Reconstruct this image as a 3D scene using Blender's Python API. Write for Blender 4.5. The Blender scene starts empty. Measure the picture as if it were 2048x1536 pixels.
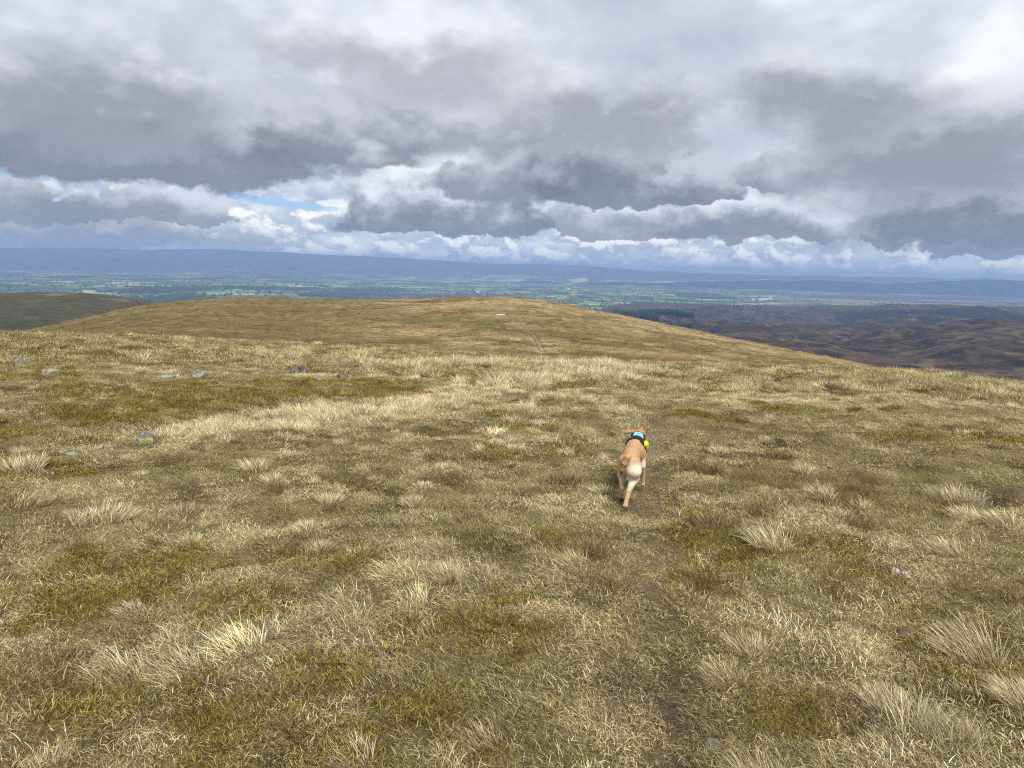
import bpy, math
import numpy as np

S = bpy.context.scene
COL = S.collection
R = math.radians

# ------------------------------------------------------------------ camera
CAM_H = 1.65
FPX = 1409.0                 # focal length in pixels of the 2048 wide photograph
PITCH, ROLL = math.atan(228.0 / FPX), R(1.5)
_F = np.array([0, math.cos(PITCH), -math.sin(PITCH)])
_R0, _U0 = np.array([1.0, 0, 0]), np.array([0, math.sin(PITCH), math.cos(PITCH)])
_R = _R0 * math.cos(ROLL) + _U0 * math.sin(ROLL)
_U = _U0 * math.cos(ROLL) - _R0 * math.sin(ROLL)

cam_d = bpy.data.cameras.new('camera')
cam = bpy.data.objects.new('camera', cam_d)
COL.objects.link(cam)
cam_d.sensor_width = 36.0
cam_d.lens = 36.0 * FPX / 2048.0
cam_d.clip_start, cam_d.clip_end = 0.05, 200000.0
from mathutils import Matrix, Vector
cam.matrix_world = Matrix(((_R[0], _U[0], -_F[0], 0), (_R[1], _U[1], -_F[1], 0),
                           (_R[2], _U[2], -_F[2], CAM_H), (0, 0, 0, 1)))
S.camera = cam


def ray(u, v):
    """azimuth (radians, clockwise from +Y) and downward tangent of a photograph pixel."""
    u, v = np.asarray(u, float), np.asarray(v, float)
    a, b = (u - 1024.0) / FPX, (768.0 - v) / FPX
    d = _F[:, None] + _R[:, None] * a.ravel() + _U[:, None] * b.ravel()
    return np.arctan2(d[0], d[1]), -d[2] / np.hypot(d[0], d[1])


# ------------------------------------------------------------------ render settings
S.render.engine = 'CYCLES'
S.view_settings.view_transform = 'Standard'
S.view_settings.look = 'None'
S.view_settings.exposure = 0.1
S.view_settings.gamma = 1.0
S.view_settings.use_curve_mapping = False
C = S.cycles
C.max_bounces, C.diffuse_bounces, C.glossy_bounces = 4, 2, 1
C.transmission_bounces, C.transparent_max_bounces, C.volume_bounces = 3, 8, 0
C.use_adaptive_sampling, C.adaptive_threshold = True, 0.010
C.use_denoising = False
C.sample_clamp_indirect = 4.0
C.pixel_filter_type, C.filter_width = 'BLACKMAN_HARRIS', 1.15

# ------------------------------------------------------------------ sun
SUN_AZ, SUN_EL = R(158), R(52)          # high sun behind the viewer, a little to the right
sun_d = bpy.data.lights.new('sun', 'SUN')
sun_d.energy, sun_d.angle, sun_d.color = 4.4, R(20), (1.0, 0.95, 0.87)
sun = bpy.data.objects.new('sun', sun_d)
COL.objects.link(sun)
_sv = Vector((math.sin(SUN_AZ) * math.cos(SUN_EL), math.cos(SUN_AZ) * math.cos(SUN_EL), math.sin(SUN_EL)))
sun.rotation_euler = _sv.to_track_quat('Z', 'Y').to_euler()


# ------------------------------------------------------------------ tiny node language
class G:
    """a node graph; E wraps a socket so that formulas can be written with + - * /"""
    def __init__(self, tree):
        self.t = tree

    def node(self, kind, **kw):
        n = self.t.nodes.new(kind)
        for k, v in kw.items():
            setattr(n, k, v)
        return n

    def plug(self, sock, v):
        if isinstance(v, E):
            self.t.links.new(v.s, sock)
        elif isinstance(v, (tuple, list)) and len(v) == 3 and len(getattr(sock, 'default_value', ())) == 4:
            sock.default_value = (*v, 1.0)
        else:
            sock.default_value = v

    def m(self, op, a, b=None, c=None, clamp=False):
        n = self.node('ShaderNodeMath', operation=op, use_clamp=clamp)
        for i, v in enumerate((a, b, c)):
            if v is not None:
                self.plug(n.inputs[i], v)
        return E(self, n.outputs[0])

    def vec(self, x, y, z=0.0):
        n = self.node('ShaderNodeCombineXYZ')
        for i, v in enumerate((x, y, z)):
            self.plug(n.inputs[i], v)
        return E(self, n.outputs[0])

    def sep(self, v):
        n = self.node('ShaderNodeSeparateXYZ')
        self.plug(n.inputs[0], v)
        return [E(self, o) for o in n.outputs]

    def scale(self, v, s):
        n = self.node('ShaderNodeVectorMath', operation='MULTIPLY')
        self.plug(n.inputs[0], v)
        n.inputs[1].default_value = s if isinstance(s, (tuple, list)) else (s, s, s)
        return E(self, n.outputs[0])

    def vadd(self, v, w):
        n = self.node('ShaderNodeVectorMath', operation='ADD')
        self.plug(n.inputs[0], v)
        self.plug(n.inputs[1], w)
        return E(self, n.outputs[0])

    def noise(self, v, scale=1.0, detail=4.0, rough=0.5, dist=0.0, color=False, lac=2.0):
        n = self.node('ShaderNodeTexNoise')
        if v is not None:
            self.plug(n.inputs['Vector'], v)
        n.inputs['Scale'].default_value, n.inputs['Detail'].default_value = scale, detail
        n.inputs['Roughness'].default_value, n.inputs['Distortion'].default_value = rough, dist
        n.inputs['Lacunarity'].default_value = lac
        return E(self, n.outputs['Color' if color else 'Fac'])

    def voro(self, v, scale=1.0, smooth=0.0, rnd=1.0, out='Distance'):
        n = self.node('ShaderNodeTexVoronoi', feature='SMOOTH_F1' if smooth else 'F1')
        self.plug(n.inputs['Vector'], v)
        n.inputs['Scale'].default_value = scale
        n.inputs['Randomness'].default_value = rnd
        if smooth:
            n.inputs['Smoothness'].default_value = smooth
        return E(self, n.outputs[out])

    def step(self, v, lo, hi, a=0.0, b=1.0):
        n = self.node('ShaderNodeMapRange', interpolation_type='SMOOTHSTEP')
        for k, x in zip(('Value', 'From Min', 'From Max', 'To Min', 'To Max'), (v, lo, hi, a, b)):
            self.plug(n.inputs[k], x)
        return E(self, n.outputs[0])

    def mix(self, f, a, b):
        n = self.node('ShaderNodeMix', data_type='RGBA')
        self.plug(n.inputs[0], f)
        self.plug(n.inputs[6], a)
        self.plug(n.inputs[7], b)
        return E(self, n.outputs[2])

    def ramp(self, f, stops):
        n = self.node('ShaderNodeValToRGB')
        cr = n.color_ramp
        while len(cr.elements) < len(stops):
            cr.elements.new(0.5)
        for e, (p, c) in zip(cr.elements, stops):
            e.position, e.color = p, (*c, 1)
        self.plug(n.inputs[0], f)
        return E(self, n.outputs[0])


class E:
    def __init__(self, g, s):
        self.g, self.s = g, s

    def __add__(self, o): return self.g.m('ADD', self, o)
    def __radd__(self, o): return self.g.m('ADD', o, self)
    def __sub__(self, o): return self.g.m('SUBTRACT', self, o)
    def __rsub__(self, o): return self.g.m('SUBTRACT', o, self)
    def __mul__(self, o): return self.g.m('MULTIPLY', self, o)
    def __rmul__(self, o): return self.g.m('MULTIPLY', o, self)
    def __truediv__(self, o): return self.g.m('DIVIDE', self, o)
    def __rtruediv__(self, o): return self.g.m('DIVIDE', o, self)
    def max(self, o): return self.g.m('MAXIMUM', self, o)
    def min(self, o): return self.g.m('MINIMUM', self, o)
    def pow(self, o): return self.g.m('POWER', self, o)


# ------------------------------------------------------------------ world: sky with broken cloud
W = bpy.data.worlds.new('World')
S.world = W
W.use_nodes = True
W.node_tree.nodes.clear()
g = G(W.node_tree)
tc = E(g, g.node('ShaderNodeTexCoord').outputs['Generated'])
dx, dy, dz = g.sep(tc)
DEG = 180 / math.pi
az = g.m('ARCTAN2', dx, dy) * DEG
el = g.m('ARCSINE', dz) * DEG
# ragged edges: bend the direction with noise, finer near the skyline where the clouds are far away
w1 = g.noise(g.scale(tc, (1, 1, 1.6)), 5.5, 3, 0.55, color=True)
w2 = g.noise(g.scale(tc, (1, 1, 1.3)), 22.0, 5, 0.62, color=True)
nb = g.noise(g.scale(tc, (1, 1, 2.2)), 3.2, 4, 0.55)
a1, b1, c1 = g.sep(w1)
a2, b2, c2 = g.sep(w2)
big = g.step(el, 1.0, 16.0)
azw = az + (a1 - 0.5) * (2.5 + 7.0 * big) + (a2 - 0.5) * (4.2 - 1.0 * big)
elw = el + (b1 - 0.5) * (1.2 + 5.0 * big) + (b2 - 0.5) * (2.6 - 0.4 * big)
grain = (c2 - 0.5) * (1.0 - 0.45 * big)
lump = g.noise(g.scale(tc, (1, 1, 1.5)), 11.0, 4, 0.55) - 0.5

# thin high layer everywhere
high = g.ramp(nb * 0.7 + c1 * 0.3, [(0.36, (0.49, 0.53, 0.61)), (0.48, (0.63, 0.67, 0.74)), (0.60, (0.95, 0.97, 1.01))])
low_band = g.ramp(c2 * 0.45 + g.noise(g.scale(tc, (1, 1, 4.5)), 7.0, 4, 0.55) * 0.55,
                  [(0.36, (0.42, 0.51, 0.65)), (0.48, (0.66, 0.73, 0.81)), (0.60, (1.0, 1.02, 1.03))])
back = g.mix(g.step(el, 10.0, 5.5), high, low_band)
sky = g.node('ShaderNodeTexSky', sky_type='NISHITA', sun_disc=False)
sky.sun_elevation, sky.sun_rotation = SUN_EL, SUN_AZ
sky.altitude, sky.dust_density = 600, 1.5
skyc = g.scale(E(g, sky.outputs[0]), (0.088, 0.108, 0.140))


def place(u, v):
    (A,), (T,) = ray(u, v)
    return math.degrees(A), math.degrees(math.atan(-T))


K = math.degrees(1 / FPX)
gap = None                                   # two small gaps of blue, the longer one slanting
for u, v, hw, hh in [(10, 347, 55, 9), (530, 399, 160, 7.5)]:
    A, T = place(u, v)
    q1 = (az + (a2 - 0.5) * 2 - A) * (1 / (hw * K))
    q2 = (el + (b2 - 0.5) * 1.0 - T + (az - A) * 0.10) * (1 / (hh * K))
    e = g.m('EXPONENT', (q1 * q1 + q2 * q2) * -1.0)
    gap = e if gap is None else gap + e
gap = g.step(gap, 0.3, 0.7)
# fair weather cumulus far off, low over the skyline
pc = g.vec(az * 0.36 + (a2 - 0.5) * 0.5, el * 0.62 + (b2 - 0.5) * 0.5, 0.0)
pn = g.node('ShaderNodeTexNoise', noise_dimensions='2D')
g.plug(pn.inputs['Vector'], pc)
pn.inputs['Scale'].default_value, pn.inputs['Detail'].default_value, pn.inputs['Roughness'].default_value = 1.0, 5, 0.55
pn2 = g.node('ShaderNodeTexNoise', noise_dimensions='2D')
g.plug(pn2.inputs['Vector'], g.vadd(pc, (0.10, 0.34, 0.0)))
pn2.inputs['Scale'].default_value, pn2.inputs['Detail'].default_value, pn2.inputs['Roughness'].default_value = 1.0, 4, 0.55
puff, pup = E(g, pn.outputs['Fac']), E(g, pn2.outputs['Fac'])
pband = g.step(el, -0.1, 0.9) * g.step(el, 6.2, 3.8)
pcov = g.step(puff, 0.42, 0.50) * pband
plit = g.step(puff - pup, -0.10, 0.15)
back = g.mix(pcov, back, g.mix(plit, (0.54, 0.61, 0.71), (1.22, 1.20, 1.14)))

# cloud masses, far ones first: photo u, v of the base, half width, height, depth below, dark, bright, softness
CLOUDS = [
    (230, 470, 330, 45, 26, .40, .52, .9), (1750, 440, 420, 70, 40, .46, .58, 1.0),
    (145, 430, 72, 42, 12, .29, .46, .4), (290, 432, 66, 66, 13, .33, .55, .4), (398, 432, 78, 54, 13, .37, .58, .4),
    (10, 412, 110, 66, 20, .33, .46, .6), (1795, 476, 55, 24, 9, .29, .38, .4),
    (1260, 462, 230, 90, 12, .36, .70, .45), (1500, 462, 190, 96, 16, .29, .70, .42),
    (1960, 490, 125, 66, 13, .25, .38, .42), (1950, 452, 170, 115, 22, .235, .56, .5),
    (890, 452, 235, 165, 15, .225, .86, .45), (1010, 370, 190, 70, 26, .30, .46, .7),
    (1205, 385, 200, 200, 24, .205, .48, .55), (1396, 384, 68, 80, 14, .25, .46, .45), (1546, 348, 85, 62, 15, .275, .46, .5),
    (1760, 330, 280, 110, 60, .40, .55, 1.1),
    (900, 255, 420, 150, 50, .38, .56, 1.1), (640, 300, 280, 110, 28, .29, .46, .75), (230, 314, 470, 120, 34, .245, .46, .7),
    (1960, 285, 330, 150, 70, .36, .56, 1.1), (1640, 200, 230, 100, 60, .38, .56, 1.2), (1230, 215, 260, 130, 60, .42, .60, 1.2),
    (190, 205, 260, 170, 70, .37, .60, 1.1), (760, 120, 380, 110, 60, .52, .66, 1.2)]
col = g.mix(gap, back, skyc)
for u, v, hw, hu, hd, dk, br, soft in CLOUDS:
    A, T = place(u, v)
    q1 = (azw - A) * (1 / (hw * K))
    h = elw - T
    q2 = (h * (1 / (hu * K))).max(h * (-1 / (hd * 1.5 * K)))
    f = 1.0 - q1 * q1 - q2 * q2 + grain * (0.9 if soft < 0.8 else 0.6) + lump * 1.9
    mask = g.step(f, 0.0, soft * (0.75 if soft < 0.8 else 0.9))
    lit = g.step(h * (1 / (hu * K)) + grain * 0.9 + lump * 1.7 + (c1 - 0.5) * 0.8, -0.05, 0.80, dk * 0.86, min(br * 1.34, 1.08))
    tone = g.vec(lit * 0.985, lit * 1.0 + 0.006, lit * 1.03 + 0.026)
    col = g.mix(mask * 0.93, col, tone)
bg = g.node('ShaderNodeBackground')
g.plug(bg.inputs[0], col)
bg.inputs[1].default_value = 1.0
wo = g.node('ShaderNodeOutputWorld')
g.t.links.new(bg.outputs[0], wo.inputs[0])
W.cycles.sampling_method = 'MANUAL'
W.cycles.sample_map_resolution = 512
#SKYEND


# ------------------------------------------------------------------ numpy noise and mesh helpers
rng = np.random.default_rng(11)


def _hash(ix, iy, seed):
    h = (ix.astype(np.int64) * 374761393 + iy.astype(np.int64) * 668265263 + seed * 2147483647) & 0xffffffff
    h = ((h ^ (h >> 13)) * 1274126177) & 0xffffffff
    h = ((h ^ (h >> 16)) * 2246822519) & 0xffffffff
    return ((h ^ (h >> 15)) & 0xffffff) / float(0xffffff)


def vnoise(x, y, seed=0):
    x, y = np.asarray(x, float), np.asarray(y, float)
    ix, iy = np.floor(x), np.floor(y)
    fx, fy = x - ix, y - iy
    fx, fy = fx * fx * fx * (fx * (fx * 6 - 15) + 10), fy * fy * fy * (fy * (fy * 6 - 15) + 10)
    a, b = _hash(ix, iy, seed), _hash(ix + 1, iy, seed)
    c, d = _hash(ix, iy + 1, seed), _hash(ix + 1, iy + 1, seed)
    return (a + (b - a) * fx) * (1 - fy) + (c + (d - c) * fx) * fy


def fbm(x, y, octv=4, seed=0, gain=0.5):
    """about -1 .. 1"""
    t, amp, tot = 0.0, 1.0, 0.0
    for o in range(octv):
        c, s = math.cos(o * 0.7), math.sin(o * 0.7)
        t = t + amp * (vnoise((c * x - s * y) * 2 ** o, (s * x + c * y) * 2 ** o, seed + o * 17) * 2 - 1)
        tot += amp
        amp *= gain
    return t / tot * 1.5


def sstep(x, lo, hi):
    t = np.clip((x - lo) / (hi - lo), 0, 1)
    return t * t * (3 - 2 * t)


def mixc(f, a, b):
    f = np.asarray(f)[..., None]
    return np.asarray(a) * (1 - f) + np.asarray(b) * f


def link(o, parent=None):
    COL.objects.link(o)
    if parent is not None:
        o.parent = parent
    return o


def mesh_obj(name, verts, faces, mat, parent=None, smooth=True, colors=None, do_link=True):
    me = bpy.data.meshes.new(name)
    verts = np.asarray(verts, np.float32)
    if isinstance(faces, np.ndarray):
        k = faces.shape[1]
        me.vertices.add(len(verts))
        me.vertices.foreach_set('co', verts.ravel())
        me.loops.add(faces.size)
        me.loops.foreach_set('vertex_index', faces.astype(np.int32).ravel())
        me.polygons.add(len(faces))
        me.polygons.foreach_set('loop_start', np.arange(0, faces.size, k, dtype=np.int32))
        me.update(calc_edges=True)
    else:
        me.from_pydata(verts.tolist(), [], faces)
    me.polygons.foreach_set('use_smooth', np.full(len(me.polygons), smooth))
    if colors is not None:
        at = me.attributes.new('tone', 'FLOAT_COLOR', 'POINT')
        c4 = np.ones((len(verts), 4), np.float32)
        c4[:, :3] = colors
        at.data.foreach_set('color', c4.ravel())
    me.validate()
    if mat is not None:
        me.materials.append(mat)
    o = bpy.data.objects.new(name, me)
    return link(o, parent) if do_link else o


def grid_faces(nr, nc, wrap=False):
    i, j = np.meshgrid(np.arange(nr - 1), np.arange(nc if wrap else nc - 1), indexing='ij')
    j2 = (j + 1) % nc
    return np.stack([i * nc + j, i * nc + j2, (i + 1) * nc + j2, (i + 1) * nc + j], -1).reshape(-1, 4)


def tag(o, label=None, cat=None, group=None, kind=None):
    for k, v in (('label', label), ('category', cat), ('group', group), ('kind', kind)):
        if v:
            o[k] = v
    return o


def new_mat(name):
    m = bpy.data.materials.new(name)
    m.use_nodes = True
    nt = m.node_tree
    nt.nodes.clear()
    gg = G(nt)
    out = gg.node('ShaderNodeOutputMaterial')
    return m, gg, out


def surf(name, build, rough=0.9, spec=0.15, bump=None):
    """principled material; build(graph) returns the base colour, bump(graph) a (height, strength, distance)"""
    m, gg, out = new_mat(name)
    p = gg.node('ShaderNodeBsdfPrincipled')
    gg.plug(p.inputs['Base Color'], build(gg))
    p.inputs['Roughness'].default_value = rough
    p.inputs['Specular IOR Level'].default_value = spec
    if bump:
        hgt, st, dist = bump(gg)
        b = gg.node('ShaderNodeBump')
        b.inputs['Strength'].default_value, b.inputs['Distance'].default_value = st, dist
        gg.plug(b.inputs['Height'], hgt)
        gg.t.links.new(b.outputs[0], p.inputs['Normal'])
    gg.t.links.new(p.outputs[0], out.inputs['Surface'])
    return m


def pos(gg):
    return E(gg, gg.node('ShaderNodeNewGeometry').outputs['Position'])


def tone(gg):
    return E(gg, gg.node('ShaderNodeAttribute', attribute_name='tone').outputs['Color'])


def vmul(gg, c, f):
    n = gg.node('ShaderNodeVectorMath', operation='SCALE')
    gg.plug(n.inputs[0], c)
    gg.plug(n.inputs['Scale'], f)
    return E(gg, n.outputs[0])


# ------------------------------------------------------------------ shape of the land
def curve(pts):
    """azimuth -> downward tangent through photograph pixels"""
    a, t = ray([p[0] for p in pts], [p[1] for p in pts])
    return a, t


EDGE_A, EDGE_T = curve([(-300, 655), (0, 672), (300, 678), (600, 692), (850, 706), (1050, 717), (1300, 729), (1500, 735),
                        (1750, 744), (1900, 757), (2048, 774), (2300, 815)])
CREST_A, CREST_T = curve([(-300, 735), (-100, 695), (30, 667), (100, 652), (200, 628), (300, 608), (400, 598), (480, 595), (560, 595),
                          (620, 598), (700, 600), (760, 600), (830, 598), (900, 595), (960, 593), (1020, 595), (1080, 600),
                          (1150, 612), (1230, 628), (1330, 648), (1430, 670), (1530, 692), (1620, 708), (1700, 724),
                          (1750, 737), (1850, 770), (2100, 850), (2400, 950)])
_ca, _ = ray([-300, 30, 480, 950, 1400, 1750, 2400], [640] * 7)
CREST_D = (_ca, np.array([300, 390, 500, 460, 390, 310, 260.]))
_ea, _ = ray([-300, 0, 700, 1100, 1500, 2048, 2400], [700] * 7)
EDGE_D = (_ea, np.array([52, 52, 62, 74, 62, 46, 44.]))


def smoothed(a, xa, ya, w=0.02):
    """interpolate with a small box blur in azimuth so that the crests have no corners"""
    return sum(np.interp(a + k * w / 3, xa, ya) for k in (-3, -2, -1, 0, 1, 2, 3)) / 7.0


def base_t(a, d):
    """downward tangent of the near shoulder and of the hill behind it, as seen from the eye"""
    de = smoothed(a, *EDGE_D, w=0.05)
    te = smoothed(a, EDGE_A, EDGE_T, w=0.03)
    b = CAM_H / de ** 2
    tn = CAM_H / d + (te - 2 * np.sqrt(CAM_H * b)) * (0.35 + 0.65 * sstep(d, 3, 25)) + b * d
    dc = smoothed(a, *CREST_D, w=0.05)
    tcr = smoothed(a, CREST_A, CREST_T, w=0.02)
    s = (d - 60.0) / (dc - 60.0)
    t0 = te + 0.035
    up = t0 + (tcr - t0) * (1 - np.abs(1 - np.clip(s, -1, 1)) ** 1.7)
    dn = tcr + 0.35 * np.clip((d - dc) / dc, 0, None) ** 1.7
    th = np.where(s < 1, up, dn)
    th = th + np.clip((60.0 - d) / 60.0, 0, 1) * (0.5 + 2.0 * CAM_H / d)
    k = 0.006
    h = np.clip(0.5 + 0.5 * (th - tn) / k, 0, 1)
    return th * (1 - h) + tn * h - k * h * (1 - h), te, de


def base_z(x, y):
    d = np.maximum(np.hypot(x, y), 0.05)
    t, _, _ = base_t(np.arctan2(x, y), d)
    return CAM_H - t * d


def ground_at(u, v, far=140.0):
    """point of the near ground seen at a photograph pixel"""
    (A,), (T,) = ray(u, v)
    d = np.geomspace(0.8, far, 3000)
    t, _, _ = base_t(np.full_like(d, A), d)
    k = np.argmax(t <= T) if np.any(t <= T) else np.argmin(t)
    return d[k] * math.sin(A), d[k] * math.cos(A)


PATH = np.array([ground_at(u, v) for u, v in [(1365, 1640), (1352, 1500), (1340, 1400), (1330, 1280), (1318, 1170), (1308, 1080), (1302, 1000),
                                              (1312, 930), (1318, 880), (1320, 830), (1312, 795), (1290, 768), (1240, 745)]])


def path_dist(x, y):
    best = np.full(np.shape(x), 1e9)
    for (x0, y0), (x1, y1) in zip(PATH[:-1], PATH[1:]):
        ex, ey = x1 - x0, y1 - y0
        t = np.clip(((x - x0) * ex + (y - y0) * ey) / (ex * ex + ey * ey), 0, 1)
        best = np.minimum(best, np.hypot(x - x0 - t * ex, y - y0 - t * ey))
    return best


def micro(x, y):
    """hummocks and hollows"""
    d = np.hypot(x, y)
    z = 0.045 * fbm(x * 1.9, y * 1.9, 3, 3) + 0.014 * fbm(x * 5.0, y * 5.0, 2, 4) + 0.075 * fbm(x * 0.5, y * 0.5, 2, 5)
    z = z + 0.14 * sstep(d, 10, 30) * fbm(x * 0.16, y * 0.16, 2, 8)
    hag = fbm(x * 0.013 + 0.5 * fbm(x * 0.02, y * 0.02, 2, 41), y * 0.045, 3, 22)
    z = z + sstep(d, 90, 160) * (0.45 * fbm(x * 0.05, y * 0.05, 4, 21) - 0.5 * sstep(0.09 - np.abs(hag), 0, 0.09))
    z = z - 0.05 * np.exp(-(path_dist(x, y) / 0.22) ** 2)
    return z * sstep(d, 0.0, 1.0)


def land(x, y):
    return base_z(x, y) + micro(x, y)


# land cover of the near ground: ellipses (photo u, v, half width px, half height px)
def patch(lst, x, y, warp=0.22):
    d = np.hypot(x, y)
    wx = x + warp * d * 0.22 * fbm(x * 1.1 / (0.3 + d * 0.08), y * 1.1 / (0.3 + d * 0.08), 3, 61)
    wy = y + warp * d * 0.45 * fbm(x * 1.1 / (0.3 + d * 0.08), y * 1.1 / (0.3 + d * 0.08), 3, 67)
    m = np.zeros(np.shape(x))
    for u, v, hu, hv in lst:
        cx, cy = ground_at(u, v)
        rx = abs(ground_at(u + hu, v)[0] - cx)
        ry = abs(ground_at(u, max(v - hv, 700))[1] - ground_at(u, v + hv)[1]) / 2
        m = np.maximum(m, 1 - np.hypot((wx - cx) / rx, (wy - cy) / ry))
    return sstep(m, 0.0, 0.55)


MOSS = [(170, 1160, 230, 90), (330, 1130, 130, 70), (500, 1190, 90, 60), (740, 1235, 45, 30), (470, 1420, 150, 90), (620, 1330, 110, 60), (60, 1240, 90, 60),
        (440, 1500, 120, 60), (820, 1370, 70, 40), (1000, 1240, 60, 30), (60, 960, 120, 40), (1900, 890, 120, 26), (2000, 915, 90, 22),
        (1390, 835, 120, 10), (1080, 858, 70, 8), (330, 800, 330, 26), (700, 775, 260, 18), (200, 830, 200, 20), (1000, 765, 160, 12), (90, 770, 130, 12),
        (550, 1070, 60, 25), (1100, 1075, 60, 22), (860, 1245, 50, 25), (300, 1330, 90, 50), (1560, 1445, 80, 40), (680, 1490, 90, 50), (120, 1400, 120, 60)]
GREEN = [(1320, 1330, 90, 90), (1260, 1260, 80, 50), (1440, 1050, 70, 22), (1600, 1170, 160, 60), (1900, 1200, 160, 60), (1300, 1480, 90, 60), (1700, 1350, 160, 70),
         (1480, 1330, 110, 60), (920, 1400, 160, 90), (1100, 1330, 120, 70), (1640, 830, 160, 22), (2000, 1100, 120, 40), (950, 1050, 220, 40), (420, 960, 160, 25), (1100, 1500, 160, 60), (1500, 930, 120, 20)]
STRAW = [(680, 825, 120, 24), (860, 795, 90, 18), (960, 778, 70, 10), (1130, 745, 90, 14), (1230, 765, 110, 16), (460, 850, 140, 26), (250, 855, 90, 16), (1460, 808, 40, 12),
         (900, 1130, 90, 60), (480, 1260, 150, 90), (180, 1010, 110, 35), (950, 735, 120, 7), (450, 690, 260, 9), (1050, 1420, 120, 90), (230, 1330, 110, 50), (1150, 1260, 110, 70), (1750, 800, 200, 14),
         (1850, 780, 200, 14), (700, 1240, 130, 80), (40, 1470, 120, 70), (870, 1500, 120, 70), (560, 705, 150, 7), (150, 700, 170, 12)]
RUST = [(1330, 1460, 70, 60), (1290, 1190, 40, 22), (1330, 1130, 50, 60), (1400, 1420, 60, 26), (60, 815, 45, 10), (1300, 1530, 60, 30), (950, 945, 60, 16), (1600, 950, 160, 30), (1780, 1050, 90, 30)]


def cover(x, y):
    """weights of moss, green grass, straw, rusty sedge and trodden path"""
    p = path_dist(x, y)
    moss = np.clip(patch(MOSS, x, y) + 0.6 * sstep(fbm(x * 0.9, y * 0.7, 3, 71), 0.45, 0.8), 0, 1)
    moss = moss * (0.25 + 0.75 * sstep(fbm(x * 2.6, y * 2.2, 3, 72), -0.35, 0.25))
    green = np.clip(patch(GREEN, x, y) + 0.8 * sstep(fbm(x * 1.1, y * 0.9, 3, 73), 0.22, 0.6), 0, 1)
    straw = np.clip(patch(STRAW, x, y) + 0.8 * sstep(fbm(x * 0.7, y * 0.5, 3, 79), 0.30, 0.7), 0, 1)
    rust = np.clip(patch(RUST, x, y) + 0.5 * sstep(fbm(x * 1.6, y * 1.6, 3, 83), 0.5, 0.8), 0, 1)
    path = np.exp(-(p / (0.21 + 0.06 * fbm(x * 2, y * 2, 2, 5))) ** 2)
    return moss, green, straw, rust, path


SOIL, C_MOSS, C_GREEN = (0.075, 0.055, 0.028), (0.205, 0.165, 0.042), (0.140, 0.145, 0.050)
C_STRAW, C_TURF, C_RUST, C_PATH = (0.61, 0.53, 0.325), (0.425, 0.365, 0.182), (0.225, 0.170, 0.085), (0.16, 0.125, 0.080)

# ------------------------------------------------------------------ near ground and hill: one polar sheet, cut at the shoulder
a_in = np.linspace(R(-47), R(47), 700)
a_out = np.linspace(R(47), R(313), 90)[1:-1]
AZ = np.concatenate([a_in, a_out])
Dn = np.concatenate([[0.02], np.geomspace(0.5, 900, 620)])
A2, D2 = np.meshgrid(AZ, Dn)
A2w = (A2 + math.pi) % (2 * math.pi) - math.pi
X, Y = D2 * np.sin(A2), D2 * np.cos(A2)
Tn, _, DE = base_t(A2w, D2)
Z = CAM_H - Tn * D2 + micro(X, Y)


def hill_tone(x, y):
    n1 = fbm(x * 0.03, y * 0.045, 4, 101)
    n2 = fbm(x * 0.010, y * 0.016, 3, 103)
    n3 = fbm(x * 0.12, y * 0.05, 3, 107)
    c = mixc(sstep(n1, -0.5, 0.6), (0.185, 0.142, 0.064), (0.315, 0.240, 0.125))
    c = mixc(sstep(n2, 0.0, 0.7) * 0.55, c, (0.145, 0.125, 0.050))
    c = mixc(sstep(n3, 0.1, 0.8) * 0.35, c, (0.46, 0.37, 0.215))
    hag = fbm(x * 0.013 + 0.5 * fbm(x * 0.02, y * 0.02, 2, 41), y * 0.045, 3, 22)
    c = mixc(sstep(0.10 - np.abs(hag), 0, 0.08) * 0.75 * sstep(fbm(x * .02, y * .02, 2, 9), -0.4, 0.3), c, (0.075, 0.052, 0.026))
    ter = fbm(x * 0.006 + 0.3 * fbm(x * .012, y * .012, 2, 43), y * 0.075, 3, 24)        # sheep terraces along the slope
    c = mixc(sstep(0.07 - np.abs(ter), 0, 0.07) * 0.55, c, (0.10, 0.075, 0.036))
    c = mixc(sstep(-x / np.maximum(y, 1), 0.10, 0.36) * 0.7, c, (0.130, 0.108, 0.046))  # greener left flank, its shading put into the colour
    return c


mo, gr, st, ru, pa = cover(X, Y)
cn = mixc(np.clip(0.45 + 0.5 * fbm(X * 3, Y * 3, 3, 31), 0, 1) * 0.6, SOIL, C_TURF)
cn = mixc(gr * 0.3, cn, C_GREEN)
cn = mixc(st * 0.5, cn, (0.22, 0.17, 0.09))
cn = mixc(ru * 0.35, cn, C_RUST)
cn = mixc(mo * 0.7, cn, C_MOSS)
cn = mixc(pa * (0.6 + 0.4 * sstep(fbm(X * 5, Y * 5, 3, 33), -0.3, 0.4)), cn, C_PATH)
farw = sstep(D2, 45, 110)
CC = mixc(farw, cn, hill_tone(X, Y))

# two wheel ruts over the hill
RUT_PX = [(1085, 703), (1078, 685), (1068, 668), (1057, 657), (1043, 648), (1028, 640), (1019, 632), (1018, 627), (1022, 622), (1000, 614), (985, 610), (980, 602), (974, 597)]


def hill_at(u, v):
    (A,), (T,) = ray(u, v)
    d = np.geomspace(75, 520, 2500)
    t, _, _ = base_t(np.full_like(d, A), d)
    k = np.argmax(t <= T) if np.any(t <= T) else np.argmin(t)
    return d[k] * math.sin(A), d[k] * math.cos(A)


RUT = np.array([hill_at(*p) for p in RUT_PX])


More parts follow.
